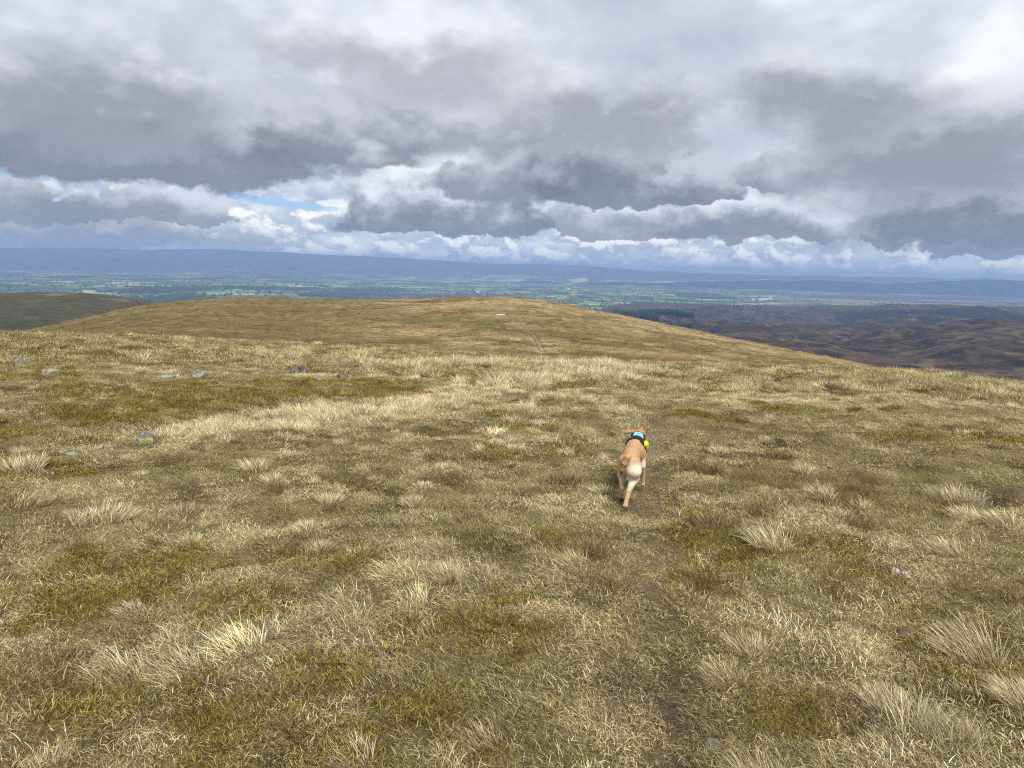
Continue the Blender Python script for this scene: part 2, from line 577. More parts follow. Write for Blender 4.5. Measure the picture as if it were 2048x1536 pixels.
def line_dist(pts, x, y):
    best, side = np.full(np.shape(x), 1e9), np.zeros(np.shape(x))
    for (x0, y0), (x1, y1) in zip(pts[:-1], pts[1:]):
        ex, ey = x1 - x0, y1 - y0
        L = math.hypot(ex, ey) + 1e-9
        t = np.clip(((x - x0) * ex + (y - y0) * ey) / L ** 2, 0, 1)
        dd = np.hypot(x - x0 - t * ex, y - y0 - t * ey)
        best = np.minimum(best, dd)
    return best


rd = line_dist(RUT, X, Y)
rut = np.exp(-((rd - 0.55) / 0.32) ** 2) * sstep(D2, 80, 90)
Z = Z - 0.18 * rut
CC = mixc(rut * 0.7, CC, (0.085, 0.064, 0.032))
CC = mixc(np.exp(-(rd / 0.35) ** 2) * 0.5 * sstep(D2, 80, 90), CC, (0.34, 0.27, 0.15))
# a peat hollow on the hill, where the last snow lies
PX, PY = hill_at(1000, 628)
PZ = float(base_z(np.array([PX]), np.array([PY]))[0])
pr = np.hypot((X - PX) / 2.5, (Y - PY) / 5.0)
Z = np.where(pr < 1.5, Z * (1 - sstep(1.5 - pr, 0, 0.5)) + (PZ - 0.35) * sstep(1.5 - pr, 0, 0.5), Z)
CC = mixc(sstep(1.35 - pr, 0, 0.3) * sstep(Y - PY, -2, 3) * 0.8, CC, (0.08, 0.048, 0.03))
pk = sstep(1 - np.hypot((X - PX - 9) / 9, (Y - PY - 4) / 4), 0, 0.4)
CC = mixc(pk * 0.7, CC, (0.15, 0.075, 0.04))

def grassy(gg):
    p = pos(gg)
    n1 = gg.noise(p, 1.3, 6, 0.65)
    n2 = gg.noise(gg.scale(p, (1, 0.35, 1)), 0.35, 5, 0.6)
    return vmul(gg, tone(gg), gg.step(n1, 0.25, 0.75, 0.62, 1.35) * gg.step(n2, 0.3, 0.7, 0.8, 1.2))


def thatch(gg):
    p = pos(gg)
    a_ = gg.noise(p, 70.0, 4, 0.7)
    return vmul(gg, grassy(gg), gg.step(a_, 0.3, 0.7, 0.45, 1.6))


M_GROUND = surf('turf_soil', thatch, 0.95, 0.05, lambda gg: (gg.noise(pos(gg), 45.0, 6, 0.75), 1.0, 0.03))
M_HILL = surf('rough_hill_grass', grassy, 0.95, 0.05, lambda gg: (gg.noise(pos(gg), 0.9, 6, 0.7), 1.0, 0.6))
nrow, ncol = X.shape
F = grid_faces(nrow, ncol, wrap=True)
row = F[:, 0] // ncol
near = D2.ravel()[F[:, 0]] < DE.ravel()[F[:, 0]] * 1.25
V = np.stack([X, Y, Z], -1).reshape(-1, 3)


def cut(name, mask, mat):
    f = F[mask][:, ::-1]
    use = np.unique(f)
    re = np.full(len(V), -1)
    re[use] = np.arange(len(use))
    return tag(mesh_obj(name, V[use], re[f], mat, colors=CC.reshape(-1, 3)[use]), kind='structure')


tag(cut('ground', near, M_GROUND), 'straw coloured rough grass shoulder in the foreground')
tag(cut('hill', ~near, M_HILL), 'long rounded grassy hill with wheel ruts behind the foreground')


# ------------------------------------------------------------------ fell on the left, moor on the right, valley floor, distant ridge
def ridge_sheet(name, label, crest, cd, d0, v0, d1, drop, rough, tonef, mat, amin, amax, nc, nr, power=1.8, amp=None):
    ca, ct = curve(crest)
    aa = np.linspace(amin, amax, nc)
    tcr = smoothed(aa, ca, ct, 0.012)
    dcr = np.full(nc, cd) if np.isscalar(cd) else np.interp(aa, *cd)
    _, t0 = curve([(1024 + 1409 * math.tan(x), v0) for x in aa])
    s = np.concatenate([np.linspace(0, 1, nr * 3 // 4), 1 + np.linspace(0, 1, nr // 4 + 1)[1:] ** 1.5])
    a2, s2 = np.meshgrid(aa, s)
    d2 = np.where(s2 < 1, d0 + (dcr - d0) * s2, dcr + (d1 - dcr) * (s2 - 1))
    t2 = np.where(s2 < 1, t0 + (tcr - t0) * (1 - (1 - np.clip(s2, 0, 1)) ** power), tcr + drop * np.clip(s2 - 1, 0, 1) ** 1.7)
    x, y = d2 * np.sin(a2), d2 * np.cos(a2)
    z = CAM_H - t2 * d2 + rough(x, y, s2)
    o = mesh_obj(name, np.stack([x, y, z], -1).reshape(-1, 3), grid_faces(len(s), nc)[:, ::-1], mat, colors=tonef(x, y, z, s2).reshape(-1, 3))
    return tag(o, label, kind='structure')


def moor_mat(name, sc, bd):
    def colr(gg):
        p = pos(gg)
        return vmul(gg, tone(gg), gg.step(gg.noise(p, sc, 6, 0.65), 0.25, 0.75, 0.65, 1.3))
    return surf(name, colr, 0.95, 0.05, lambda gg: (gg.noise(pos(gg), sc * 0.8, 6, 0.65), 1.0, bd))


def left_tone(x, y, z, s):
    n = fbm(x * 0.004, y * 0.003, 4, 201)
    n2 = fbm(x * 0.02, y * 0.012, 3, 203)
    c = mixc(sstep(n, -0.5, 0.5), (0.046, 0.044, 0.023), (0.064, 0.057, 0.031))  # low tones: the cloud shade over the fell is painted in
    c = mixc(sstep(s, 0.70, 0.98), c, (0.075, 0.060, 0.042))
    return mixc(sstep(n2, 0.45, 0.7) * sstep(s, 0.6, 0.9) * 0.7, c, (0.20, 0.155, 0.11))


ridge_sheet('fell', 'rounded fell beyond the hill at the left, cloud shade in its colour', [(-400, 612), (-150, 592), (0, 585), (80, 583), (170, 586), (250, 594), (330, 607), (420, 628), (560, 665)],
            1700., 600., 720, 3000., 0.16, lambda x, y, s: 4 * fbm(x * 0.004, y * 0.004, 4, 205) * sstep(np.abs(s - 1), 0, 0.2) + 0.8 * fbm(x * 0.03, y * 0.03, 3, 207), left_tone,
            moor_mat('cloud_shaded_fell_grass', 0.05, 6.0), R(-60), R(-13), 300, 160)

# craggy moor on the right: radial profile through (distance, photo row at the right edge)
prof_d = np.array([500, 700, 1000, 1300, 1800, 2500, 3200, 3600, 3900, 4300, 4700, 5200, 5700, 6200, 7000.])
prof_v = np.array([850, 815, 775, 742, 702, 673, 657, 651, 655, 650, 633, 620, 616, 622, 640.])
_, prof_t = ray(np.full(15, 2040.), prof_v)
ma = np.linspace(R(4), R(62), 620)
md = np.geomspace(500, 7000, 430)
MA, MD = np.meshgrid(ma, md)
MX, MY = MD * np.sin(MA), MD * np.cos(MA)
shift = 1 + 0.06 * fbm(MA * 9, MA * 0 + 3.3, 3, 5)
_mo, _ = ray([1250, 2040], [620, 620])
MT = np.interp(MD * shift, prof_d, prof_t) + 0.0135 * np.clip((_mo[1] - MA) / (_mo[1] - _mo[0]), 0, 1.3)
knob = fbm(MX * 0.0042, MY * 0.0036, 5, 301, 0.55)
crag = fbm(MX * 0.011, MY * 0.008, 4, 303, 0.6)
ridged = 1 - np.abs(fbm(MX * 0.0055, MY * 0.0045, 4, 305, 0.55))
MZ = CAM_H - MT * MD + (40 * fbm(MX * 0.0016, MY * 0.0022, 4, 331, 0.5) + 12 * knob + 10 * (ridged - 0.6) + 4 * np.maximum(crag, -0.2)) * sstep(MD, 600, 1500) * (1 - 0.55 * sstep(MD, 3000, 6000))
MZ -= 120 * sstep(R(9.0) - MA, 0, R(5)) * sstep(MD, 1000, 2500)
slope = np.hypot(np.gradient(MZ, axis=0) / np.gradient(MD, axis=0), np.gradient(MZ, axis=1) / (MD * (ma[1] - ma[0])))
mc = mixc(sstep(fbm(MX * 0.003, MY * 0.003, 4, 311), -0.5, 0.5), (0.062, 0.044, 0.030), (0.092, 0.068, 0.042))  # moor browns kept dark, cloud shade is part of the colour
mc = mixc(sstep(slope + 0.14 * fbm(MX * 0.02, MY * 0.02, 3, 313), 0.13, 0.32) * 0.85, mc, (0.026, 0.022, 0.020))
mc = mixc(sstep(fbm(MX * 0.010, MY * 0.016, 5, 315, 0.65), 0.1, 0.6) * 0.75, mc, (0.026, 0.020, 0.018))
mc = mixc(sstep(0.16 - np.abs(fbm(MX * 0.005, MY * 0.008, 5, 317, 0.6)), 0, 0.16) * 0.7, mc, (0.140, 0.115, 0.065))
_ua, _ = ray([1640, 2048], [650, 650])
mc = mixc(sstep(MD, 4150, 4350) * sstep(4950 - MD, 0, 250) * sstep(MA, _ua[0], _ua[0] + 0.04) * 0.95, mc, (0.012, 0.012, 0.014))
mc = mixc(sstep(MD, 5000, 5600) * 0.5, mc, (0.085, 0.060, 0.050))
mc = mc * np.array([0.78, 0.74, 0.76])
# a plantation of conifers on the near left end of the moor: dark ground under the trees
tag(mesh_obj('moor', np.stack([MX, MY, MZ], -1).reshape(-1, 3), grid_faces(430, 620)[:, ::-1], moor_mat('cloud_shaded_heather_crag', 0.03, 8.0), colors=mc.reshape(-1, 3)),
    'brown craggy heather moor at the right, darkened for cloud shade', kind='structure')

VZ = -300.0
pa_ = np.linspace(R(-58), R(58), 860)
pd = 300.0 / np.linspace(0.12, 0.0145, 300)
pd = np.concatenate([pd, [26000, 34000]])
PA, PD = np.meshgrid(pa_, pd)
QX, QY = PD * np.sin(PA), PD * np.cos(PA)


def valley_z(x, y):
    return VZ + 16 * fbm(x * 0.0005, y * 0.0005, 3, 401)


def fields(x, y):
    """a patchwork: rows of unequal depth cut into unequal fields; returns a random number per field and the distance to a hedge"""
    c, s = math.cos(0.35), math.sin(0.35)
    u, v = c * x + s * y + 120 * fbm(x * .0006, y * .0006, 2, 3), -s * x + c * y + 120 * fbm(x * .0006, y * .0006, 2, 4)
    rw = np.floor(v / 330 + 0.35 * np.sin(v / 900))
    off = _hash(rw, rw * 0 + 7, 5) * 400
    wd = 230 + 260 * _hash(rw, rw * 0 + 3, 9)
    cl = np.floor((u + off) / wd)
    return _hash(cl, rw, 21), _hash(cl, rw, 22), ((u + off) / wd - cl), (v / 330 + 0.35 * np.sin(v / 900) - rw)


f1, f2, fu, fv = fields(QX, QY)
pal = np.array([(0.090, 0.165, 0.040), (0.110, 0.200, 0.045), (0.070, 0.120, 0.040), (0.160, 0.280, 0.055), (0.240, 0.330, 0.100), (0.050, 0.080, 0.036), (0.36, 0.34, 0.20), (0.085, 0.12, 0.05), (0.15, 0.12, 0.08)])
pc_ = pal[np.minimum((f1 * 9).astype(int), 8)]
wood_n = fbm(QX * 0.0011, QY * 0.0007, 4, 411)
pc_ = mixc(sstep(wood_n, 0.30, 0.42) * 0.85, pc_, (0.022, 0.036, 0.020))
heath = sstep(np.degrees(PA), 18, 24) * sstep(fbm(QX * .0004, QY * .0003, 3, 415), -0.75, -0.2)
pc_ = mixc(heath * 0.92, pc_, mixc(sstep(fbm(QX * .0006, QY * .0012, 4, 417), -0.2, 0.35), (0.085, 0.058, 0.045), (0.24, 0.18, 0.11)))
lh = sstep(-np.degrees(PA), -2, 3) * sstep(np.degrees(PA), -19, -14) * sstep(9200 - PD, 0, 900)
pc_ = mixc(lh * 0.85, pc_, (0.085, 0.058, 0.048))
edge = np.minimum(np.minimum(fu, 1 - fu) * 350, np.minimum(fv, 1 - fv) * 330)
pc_ = mixc(sstep(26 - edge, 0, 10) * 0.75 * (1 - heath), pc_, (0.025, 0.042, 0.020))
tag(mesh_obj('valley', np.stack([QX, QY, valley_z(QX, QY)], -1).reshape(-1, 3), grid_faces(len(pd), 860)[:, ::-1], moor_mat('pasture', 0.004, 1.0), colors=pc_.reshape(-1, 3)),
    'wide green valley floor divided into fields', kind='structure')


def far_tone(x, y, z, s):
    c = mixc(sstep(fbm(x * .0006, y * .0006, 4, 501), -0.4, 0.4), (0.050, 0.055, 0.045), (0.085, 0.075, 0.060))
    a1_, b1_, fu_, fv_ = fields(x * 0.8, y * 0.8)
    low = pal[np.minimum((a1_ * 9).astype(int), 8)]
    return mixc(sstep(s, 0.12, 0.34), low, c)


ridge_sheet('ridge', 'long blue mountain ridge on the far side of the valley',
            [(-500, 505), (-200, 497), (0, 495), (150, 496), (300, 500), (420, 497), (520, 503), (560, 504), (640, 509), (740, 513), (850, 519), (920, 524), (1000, 528),
             (1080, 528), (1170, 531), (1250, 538), (1330, 545), (1450, 549), (1600, 552), (1750, 554), (1850, 558), (1950, 564), (2000, 563), (2048, 565), (2500, 572)],
            24500., 17500., 566, 31000., 0.05, lambda x, y, s: 90 * fbm(x * .0006, y * .0006, 5, 505) * sstep(np.abs(s - 1), 0, 0.25) + 9 * fbm(x * .0012, y * .0012, 4, 507), far_tone, moor_mat('far_moor', 0.002, 30.0),
            R(-62), R(62), 620, 90, power=1.35)
#LANDEND


# ------------------------------------------------------------------ air
def box_mesh(name, lo, hi, mat):
    x0, y0, z0 = lo
    x1, y1, z1 = hi
    v = [(x0, y0, z0), (x1, y0, z0), (x1, y1, z0), (x0, y1, z0), (x0, y0, z1), (x1, y0, z1), (x1, y1, z1), (x0, y1, z1)]
    f = [(0, 3, 2, 1), (4, 5, 6, 7), (0, 1, 5, 4), (1, 2, 6, 5), (2, 3, 7, 6), (3, 0, 4, 7)]
    return mesh_obj(name, v, f, mat, smooth=False)


mh, gh, oh = new_mat('hazy_air')
pv_ = gh.node('ShaderNodeVolumePrincipled')
pv_.inputs['Color'].default_value = (0.42, 0.62, 1.0, 1)
pv_.inputs['Density'].default_value = 7.8e-5
pv_.inputs['Anisotropy'].default_value = 0.2
gh.t.links.new(pv_.outputs[0], oh.inputs['Volume'])
tag(box_mesh('haze', (-36000, -1500, -460), (36000, 36000, 350), mh), 'pale blue haze lying over the valley', kind='stuff')


# ------------------------------------------------------------------ grass: tuft meshes
def blades(n, radius, lmin, lmax, width, tilt, curl, wind=0.0, spread=0.0, seed=0, clump=0.5, segs=3):
    """ribbon blades rooted in a disc; tilt/curl in radians, spread leans them outwards, wind leans them towards +X"""
    r = np.random.default_rng(seed)
    rr = radius * r.random(n) ** clump
    ph = r.random(n) * 2 * np.pi
    root = np.stack([rr * np.cos(ph), rr * np.sin(ph), np.full(n, -0.012)], -1)
    L = lmin + (lmax - lmin) * r.random(n) ** 1.4
    out = np.stack([np.cos(ph), np.sin(ph)], -1) * (rr / radius)[:, None] * spread
    rd_ = r.normal(0, 1, (n, 2)) * tilt
    ln = out + rd_ + np.array([wind, 0.0])
    amt = np.hypot(ln[:, 0], ln[:, 1]) + 1e-6
    dirx = ln / amt[:, None]
    th0 = np.minimum(amt, 1.35)
    cv = curl * (0.4 + r.random(n))
    wang = r.random(n) * np.pi
    wv = np.stack([np.cos(wang), np.sin(wang), np.zeros(n)], -1)
    wd = width * (0.7 + 0.6 * r.random(n))
    lv = segs + 1
    P = np.zeros((n, lv, 3))
    P[:, 0] = root
    th = th0 * 0.5
    for k in range(1, lv):
        th = np.minimum(th + (th0 * 0.5 + cv) / segs, 1.75)
        step = np.stack([np.sin(th) * dirx[:, 0], np.sin(th) * dirx[:, 1], np.cos(th)], -1) * (L / segs)[:, None]
        P[:, k] = P[:, k - 1] + step
    verts, hg = [], []
    nv = 2 * segs + 1
    VV = np.zeros((n, nv, 3))
    hh = np.zeros((n, nv))
    for k in range(segs):
        w = wd * (1 - 0.65 * (k / segs) ** 1.5)
        VV[:, 2 * k] = P[:, k] - wv * w[:, None] * 0.5
        VV[:, 2 * k + 1] = P[:, k] + wv * w[:, None] * 0.5
        hh[:, 2 * k:2 * k + 2] = k / segs
    VV[:, -1] = P[:, -1]
    hh[:, -1] = 1
    tri = []
    for k in range(segs - 1):
        a = 2 * k
        tri += [(a, a + 1, a + 3), (a, a + 3, a + 2)]
    a = 2 * (segs - 1)
    tri.append((a, a + 1, a + 2))
    tri = np.array(tri)
    FF = (tri[None] + (np.arange(n) * nv)[:, None, None]).reshape(-1, 3)
    cl = np.stack([hh, np.repeat(r.random((n, 1)), nv, 1), np.repeat(r.random((n, 1)), nv, 1)], -1)
    return VV.reshape(-1, 3), FF, cl.reshape(-1, 3)


def merge(*parts):
    vs, fs, cs, off = [], [], [], 0
    for v, f, c in parts:
        vs.append(v); fs.append(f + off); cs.append(c)
        off += len(v)
    return np.concatenate(vs), np.concatenate(fs), np.concatenate(cs)


def blade_mat(name, green_amt, trans=0.30):
    m, gg, out = new_mat(name)
    t = E(gg, gg.node('ShaderNodeAttribute', attribute_name='tint', attribute_type='INSTANCER').outputs['Color'])
    h, r1, r2 = gg.sep(tone(gg))
    c = vmul(gg, t, gg.step(r1, 0.0, 1.0, 0.36, 1.66))
    c = gg.mix(gg.step(r2, 0.70, 0.95) * green_amt, c, (0.19, 0.18, 0.065))
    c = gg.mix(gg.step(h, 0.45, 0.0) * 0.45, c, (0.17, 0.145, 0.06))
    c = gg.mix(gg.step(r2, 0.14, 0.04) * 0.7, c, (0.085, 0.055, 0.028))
    d = gg.node('ShaderNodeBsdfDiffuse')
    tr = gg.node('ShaderNodeBsdfTranslucent')
    gg.plug(d.inputs[0], c)
    gg.plug(tr.inputs[0], c)
    mx = gg.node('ShaderNodeMixShader')
    mx.inputs[0].default_value = trans
    gg.t.links.new(d.outputs[0], mx.inputs[1])
    gg.t.links.new(tr.outputs[0], mx.inputs[2])
    gg.t.links.new(mx.outputs[0], out.inputs['Surface'])
    return m


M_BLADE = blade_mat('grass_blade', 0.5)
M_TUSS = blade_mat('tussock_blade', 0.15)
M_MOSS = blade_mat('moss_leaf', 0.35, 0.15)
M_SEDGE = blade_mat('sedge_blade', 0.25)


def proto(coll, name, data, mat):
    o = mesh_obj(name, data[0], data[1], mat, colors=data[2], do_link=False, smooth=False)
    coll.objects.link(o)
    return o


cg = bpy.data.collections.new('grass_tufts')
# 0-3 short turf, 4-6 wind-combed mat grass, 7-9 small tussocks, 10-12 far turf, 13-14 far tussocks
for k in range(4):
    proto(cg, f't{k:02d}', blades(250, 0.13, 0.014, 0.046, 0.0025, 0.85, 0.9, seed=k), M_BLADE)
for k in range(4, 7):
    proto(cg, f't{k:02d}', blades(210, 0.13, 0.025, 0.072, 0.0023, 0.45, 1.0, wind=0.75, seed=k), M_BLADE)
for k in range(7, 10):
    proto(cg, f't{k:02d}', blades(330, 0.10, 0.045, 0.14, 0.0026, 0.24, 0.7, wind=0.55, spread=0.35, seed=k), M_TUSS)
for k in range(10, 13):
    proto(cg, f't{k:02d}', blades(210, 0.34, 0.04, 0.11, 0.011, 0.65, 0.7, wind=0.15, seed=k, segs=2), M_BLADE)
for k in range(13, 15):
    proto(cg, f't{k:02d}', blades(260, 0.17, 0.13, 0.30, 0.008, 0.25, 0.5, wind=0.2, spread=0.8, seed=k, segs=2), M_TUSS)
cm = bpy.data.collections.new('moss_tufts')
for k in range(3):
    proto(cm, f'm{k:02d}', blades(330, 0.12, 0.014, 0.042, 0.0040, 0.6, 0.3, seed=50 + k, segs=2), M_MOSS)
for k in range(3, 5):
    proto(cm, f'm{k:02d}', blades(300, 0.34, 0.03, 0.075, 0.012, 0.6, 0.3, seed=50 + k, segs=2), M_MOSS)
cs_ = bpy.data.collections.new('sedge_tufts')
for k in range(3):
    proto(cs_, f's{k:02d}', blades(90, 0.10, 0.05, 0.15, 0.0030, 0.5, 0.6, spread=0.5, seed=70 + k), M_SEDGE)
proto(cs_, 's03', blades(7, 0.16, 0.20, 0.42, 0.0022, 0.55, 0.7, wind=0.3, seed=77), M_TUSS)


def scatter_points(dmin, dmax, per_m2, seed, amax=46.0):
    r = np.random.default_rng(seed)
    n = int(R(2 * amax) / 2 * (dmax ** 2 - dmin ** 2) * per_m2)
    d = np.sqrt(r.random(n) * (dmax ** 2 - dmin ** 2) + dmin ** 2)
    a = (r.random(n) * 2 - 1) * R(amax)
    return d * np.sin(a), d * np.cos(a), d, a, r


def wind_dir(x, y, r):
    """heading of the combed blades: swept away to the left on the right-hand side, mixed on the left"""
    side = sstep(x / np.maximum(y, 0.5), -0.35, 0.15)
    return 2.2 + 0.9 * fbm(x * 0.55, y * 0.55, 2, 91) + r.normal(0, 1, x.shape) * (0.85 - 0.35 * side)


class Bag:
    def __init__(self):
        self.p, self.r, self.s, self.i, self.c = [], [], [], [], []

    def add(self, x, y, z, rz, tilt, scl, idx, col):
        n = len(x)
        if not n:
            return
        self.p.append(np.stack([x, y, z], -1))
        self.r.append(np.concatenate([tilt, rz[:, None]], 1))
        self.s.append(scl)
        self.i.append(idx)
        self.c.append(col)

    def build(self, name, coll, label):
        p = np.concatenate(self.p).astype(np.float32)
        n = len(p)
        me = bpy.data.meshes.new(name)
        me.vertices.add(n)
        me.vertices.foreach_set('co', p.ravel())
        for nm, ty, fld, arr in (('rot', 'FLOAT_VECTOR', 'vector', np.concatenate(self.r)), ('scl', 'FLOAT_VECTOR', 'vector', np.concatenate(self.s)),
                                 ('idx', 'INT', 'value', np.concatenate(self.i))):
            at = me.attributes.new(nm, ty, 'POINT')
            at.data.foreach_set(fld, np.ascontiguousarray(arr, np.int32 if ty == 'INT' else np.float32).ravel())
        at = me.attributes.new('tint', 'FLOAT_COLOR', 'POINT')
        c4 = np.ones((n, 4), np.float32)
        c4[:, :3] = np.concatenate(self.c)
        at.data.foreach_set('color', c4.ravel())
        o = link(bpy.data.objects.new(name, me))
        ng = bpy.data.node_groups.new(name + '_scatter', 'GeometryNodeTree')
        ng.interface.new_socket('Geometry', in_out='INPUT', socket_type='NodeSocketGeometry')
        ng.interface.new_socket('Geometry', in_out='OUTPUT', socket_type='NodeSocketGeometry')
        gi, go = ng.nodes.new('NodeGroupInput'), ng.nodes.new('NodeGroupOutput')
        ip = ng.nodes.new('GeometryNodeInstanceOnPoints')
        ci = ng.nodes.new('GeometryNodeCollectionInfo')
        ci.inputs['Collection'].default_value = coll
        ci.inputs['Separate Children'].default_value = True
        ci.inputs['Reset Children'].default_value = True
        L = ng.links.new
        L(gi.outputs[0], ip.inputs['Points'])
        L(ci.outputs[0], ip.inputs['Instance'])
        ip.inputs['Pick Instance'].default_value = True
        for nm, ty, sk in (('rot', 'FLOAT_VECTOR', 'Rotation'), ('scl', 'FLOAT_VECTOR', 'Scale'), ('idx', 'INT', 'Instance Index')):
            na = ng.nodes.new('GeometryNodeInputNamedAttribute')
            na.data_type = ty
            na.inputs['Name'].default_value = nm
            L(na.outputs[0], ip.inputs[sk])
        L(ip.outputs[0], go.inputs[0])
        md_ = o.modifiers.new('scatter', 'NODES')
        md_.node_group = ng
        return tag(o, label, kind='stuff')


grass, moss_b, sedge = Bag(), Bag(), Bag()


def vary(r, base, n, amt=0.16):
    return np.clip(np.asarray(base) * (1 + r.normal(0, amt, (n, 1))) * (1 + r.normal(0, 0.05, (n, 3))), 0.01, 0.8)


def sow(dmin, dmax, per, seed, lod):
    x, y, d, a, r = scatter_points(dmin, dmax, per, seed)
    mo, gr, st, ru, pa = cover(x, y)
    if lod == 2:                      # nothing to grow behind the shoulder where it cannot be seen
        de = smoothed(a, *EDGE_D, w=0.05)
        k = d < de * 1.35
        x, y, d, a, mo, gr, st, ru, pa = [q[k] for q in (x, y, d, a, mo, gr, st, ru, pa)]
    k = r.random(len(x)) > 0.74 * pa
    x, y, d, a, mo, gr, st, ru, pa = [q[k] for q in (x, y, d, a, mo, gr, st, ru, pa)]
    n = len(x)
    z = land(x, y)
    w = np.stack([1.0 * np.ones(n), 1.15 * st, 0.55 * gr, 2.9 * mo, 0.55 * ru], -1)
    w[:, 1] *= (1 - pa)
    w[:, 3] *= (1 - pa)
    w[:, 2] *= (1 - 0.7 * pa)
    w = np.cumsum(w / w.sum(1, keepdims=True), 1)
    kind = (r.random(n)[:, None] > w).sum(1).clip(0, 4)
    col = np.zeros((n, 3))
    nz = fbm(x * 2.2, y * 2.2, 3, 95) + 0.4 * fbm(x * 0.5, y * 0.5, 2, 96)
    col[:] = mixc(sstep(nz, -0.6, 0.6), tuple(0.82 * q for q in C_TURF), (0.60, 0.51, 0.305))
    col = np.where((kind == 1)[:, None], np.array(C_STRAW), col)
    col = np.where((kind == 2)[:, None], mixc(r.random(n) * 0.6, C_GREEN, C_TURF), col)
    col = np.where((kind == 3)[:, None], mixc(r.random(n) * 0.5, C_MOSS, (0.26, 0.19, 0.045)), col)
    col = np.where((kind == 4)[:, None], np.array(C_RUST), col)
    col = mixc(pa * 0.55, col, (0.42, 0.35, 0.19))
    col = col * np.clip(1 + r.normal(0, 0.26, (n, 1)), 0.45, 1.7) * (1 + r.normal(0, 0.018, (n, 3)))
    if lod == 2:                      # farther out the sward is duller, with more olive in it
        col = col * np.array([0.80, 0.80, 0.74]) * (1 + 0.22 * fbm(x * 0.35, y * 0.35, 3, 99))[:, None]
    short = 1 - 0.5 * pa
    tilt = r.normal(0, 0.10, (n, 2))
    wd = wind_dir(x, y, r)
    rz = r.random(n) * 6.283
    sc = {0: 1.0, 1: 1.35, 2: 1.35}[lod] * (0.75 + 0.5 * r.random(n))
    if lod == 2:
        sc *= 0.8 + 0.4 * sstep(d, 18, 50)
    sxyz = np.stack([sc, sc, sc * short], -1)
    for kd in range(5):
        k = kind == kd
        if kd in (0, 2):
            if lod == 2:
                ids = r.integers(10, 13, k.sum())
                grass.add(x[k], y[k], z[k], np.where(r.random(k.sum()) < .5, rz[k], wd[k]), tilt[k], sxyz[k], ids, col[k])
            else:
                comb = r.random(k.sum()) < (0.22 if kd == 0 else 0.4) * (1 - pa[k]) * (1 - 0.8 * (lod == 1))
                ids = np.where(comb, r.integers(4, 7, k.sum()), r.integers(0, 4, k.sum()))
                grass.add(x[k], y[k], z[k], np.where(comb, wd[k], rz[k]), tilt[k], sxyz[k], ids, col[k])
        elif kd == 1:
            q = r.random(k.sum())
            if lod == 2:
                ids = np.where(q < 0.45, r.integers(13, 15, k.sum()), r.integers(10, 13, k.sum()))
            else:
                ids = np.where(q < 0.07, r.integers(7, 10, k.sum()), r.integers(4, 7, k.sum()))
            grass.add(x[k], y[k], z[k], wd[k], tilt[k], sxyz[k], ids, col[k])
        elif kd == 3:
            ids = r.integers(3, 5, k.sum()) if lod == 2 else r.integers(0, 3, k.sum())
            moss_b.add(x[k], y[k], z[k], rz[k], tilt[k] * 2, sxyz[k], ids, col[k])
        else:
            ids = np.where(r.random(k.sum()) < 0.08, 3, r.integers(0, 3, k.sum()))
            f = 2.0 if lod == 2 else 1.0
            sedge.add(x[k], y[k], z[k], wd[k], tilt[k], sxyz[k] * f, ids, col[k])


sow(1.1, 4.2, 330, 1, 0)
sow(4.2, 7.0, 210, 4, 0)
sow(7.0, 18.0, 66, 2, 1)
sow(18.0, 95.0, 9, 3, 2)
# coarse tufts over the hill behind
r = np.random.default_rng(5)
n = 60000
d = 1.0 / (1 / 520.0 + (1 / 72.0 - 1 / 520.0) * r.random(n))
a = (r.random(n) * 2 - 1) * R(42)
k = d < smoothed(a, *CREST_D, w=0.05) * 1.06
d, a = d[k], a[k]
x, y = d * np.sin(a), d * np.cos(a)
k = (line_dist(RUT, x, y) > 2.7) & ~((np.abs(x - PX) < 8) & (y - PY > -26) & (y - PY < 12))
x, y, d = x[k], y[k], d[k]
n = len(x)
sc = (1.1 + 0.0105 * d) * (0.6 + 0.8 * r.random(n))
grass.add(x, y, land(x, y), r.random(n) * 6.28, r.normal(0, .1, (n, 2)), np.stack([sc * 1.2, sc * 1.2, sc * 0.6], -1), r.integers(10, 13, n),
          hill_tone(x, y) * 1.35 * np.clip(1 + r.normal(0, 0.3, (n, 1)), 0.4, 1.9))
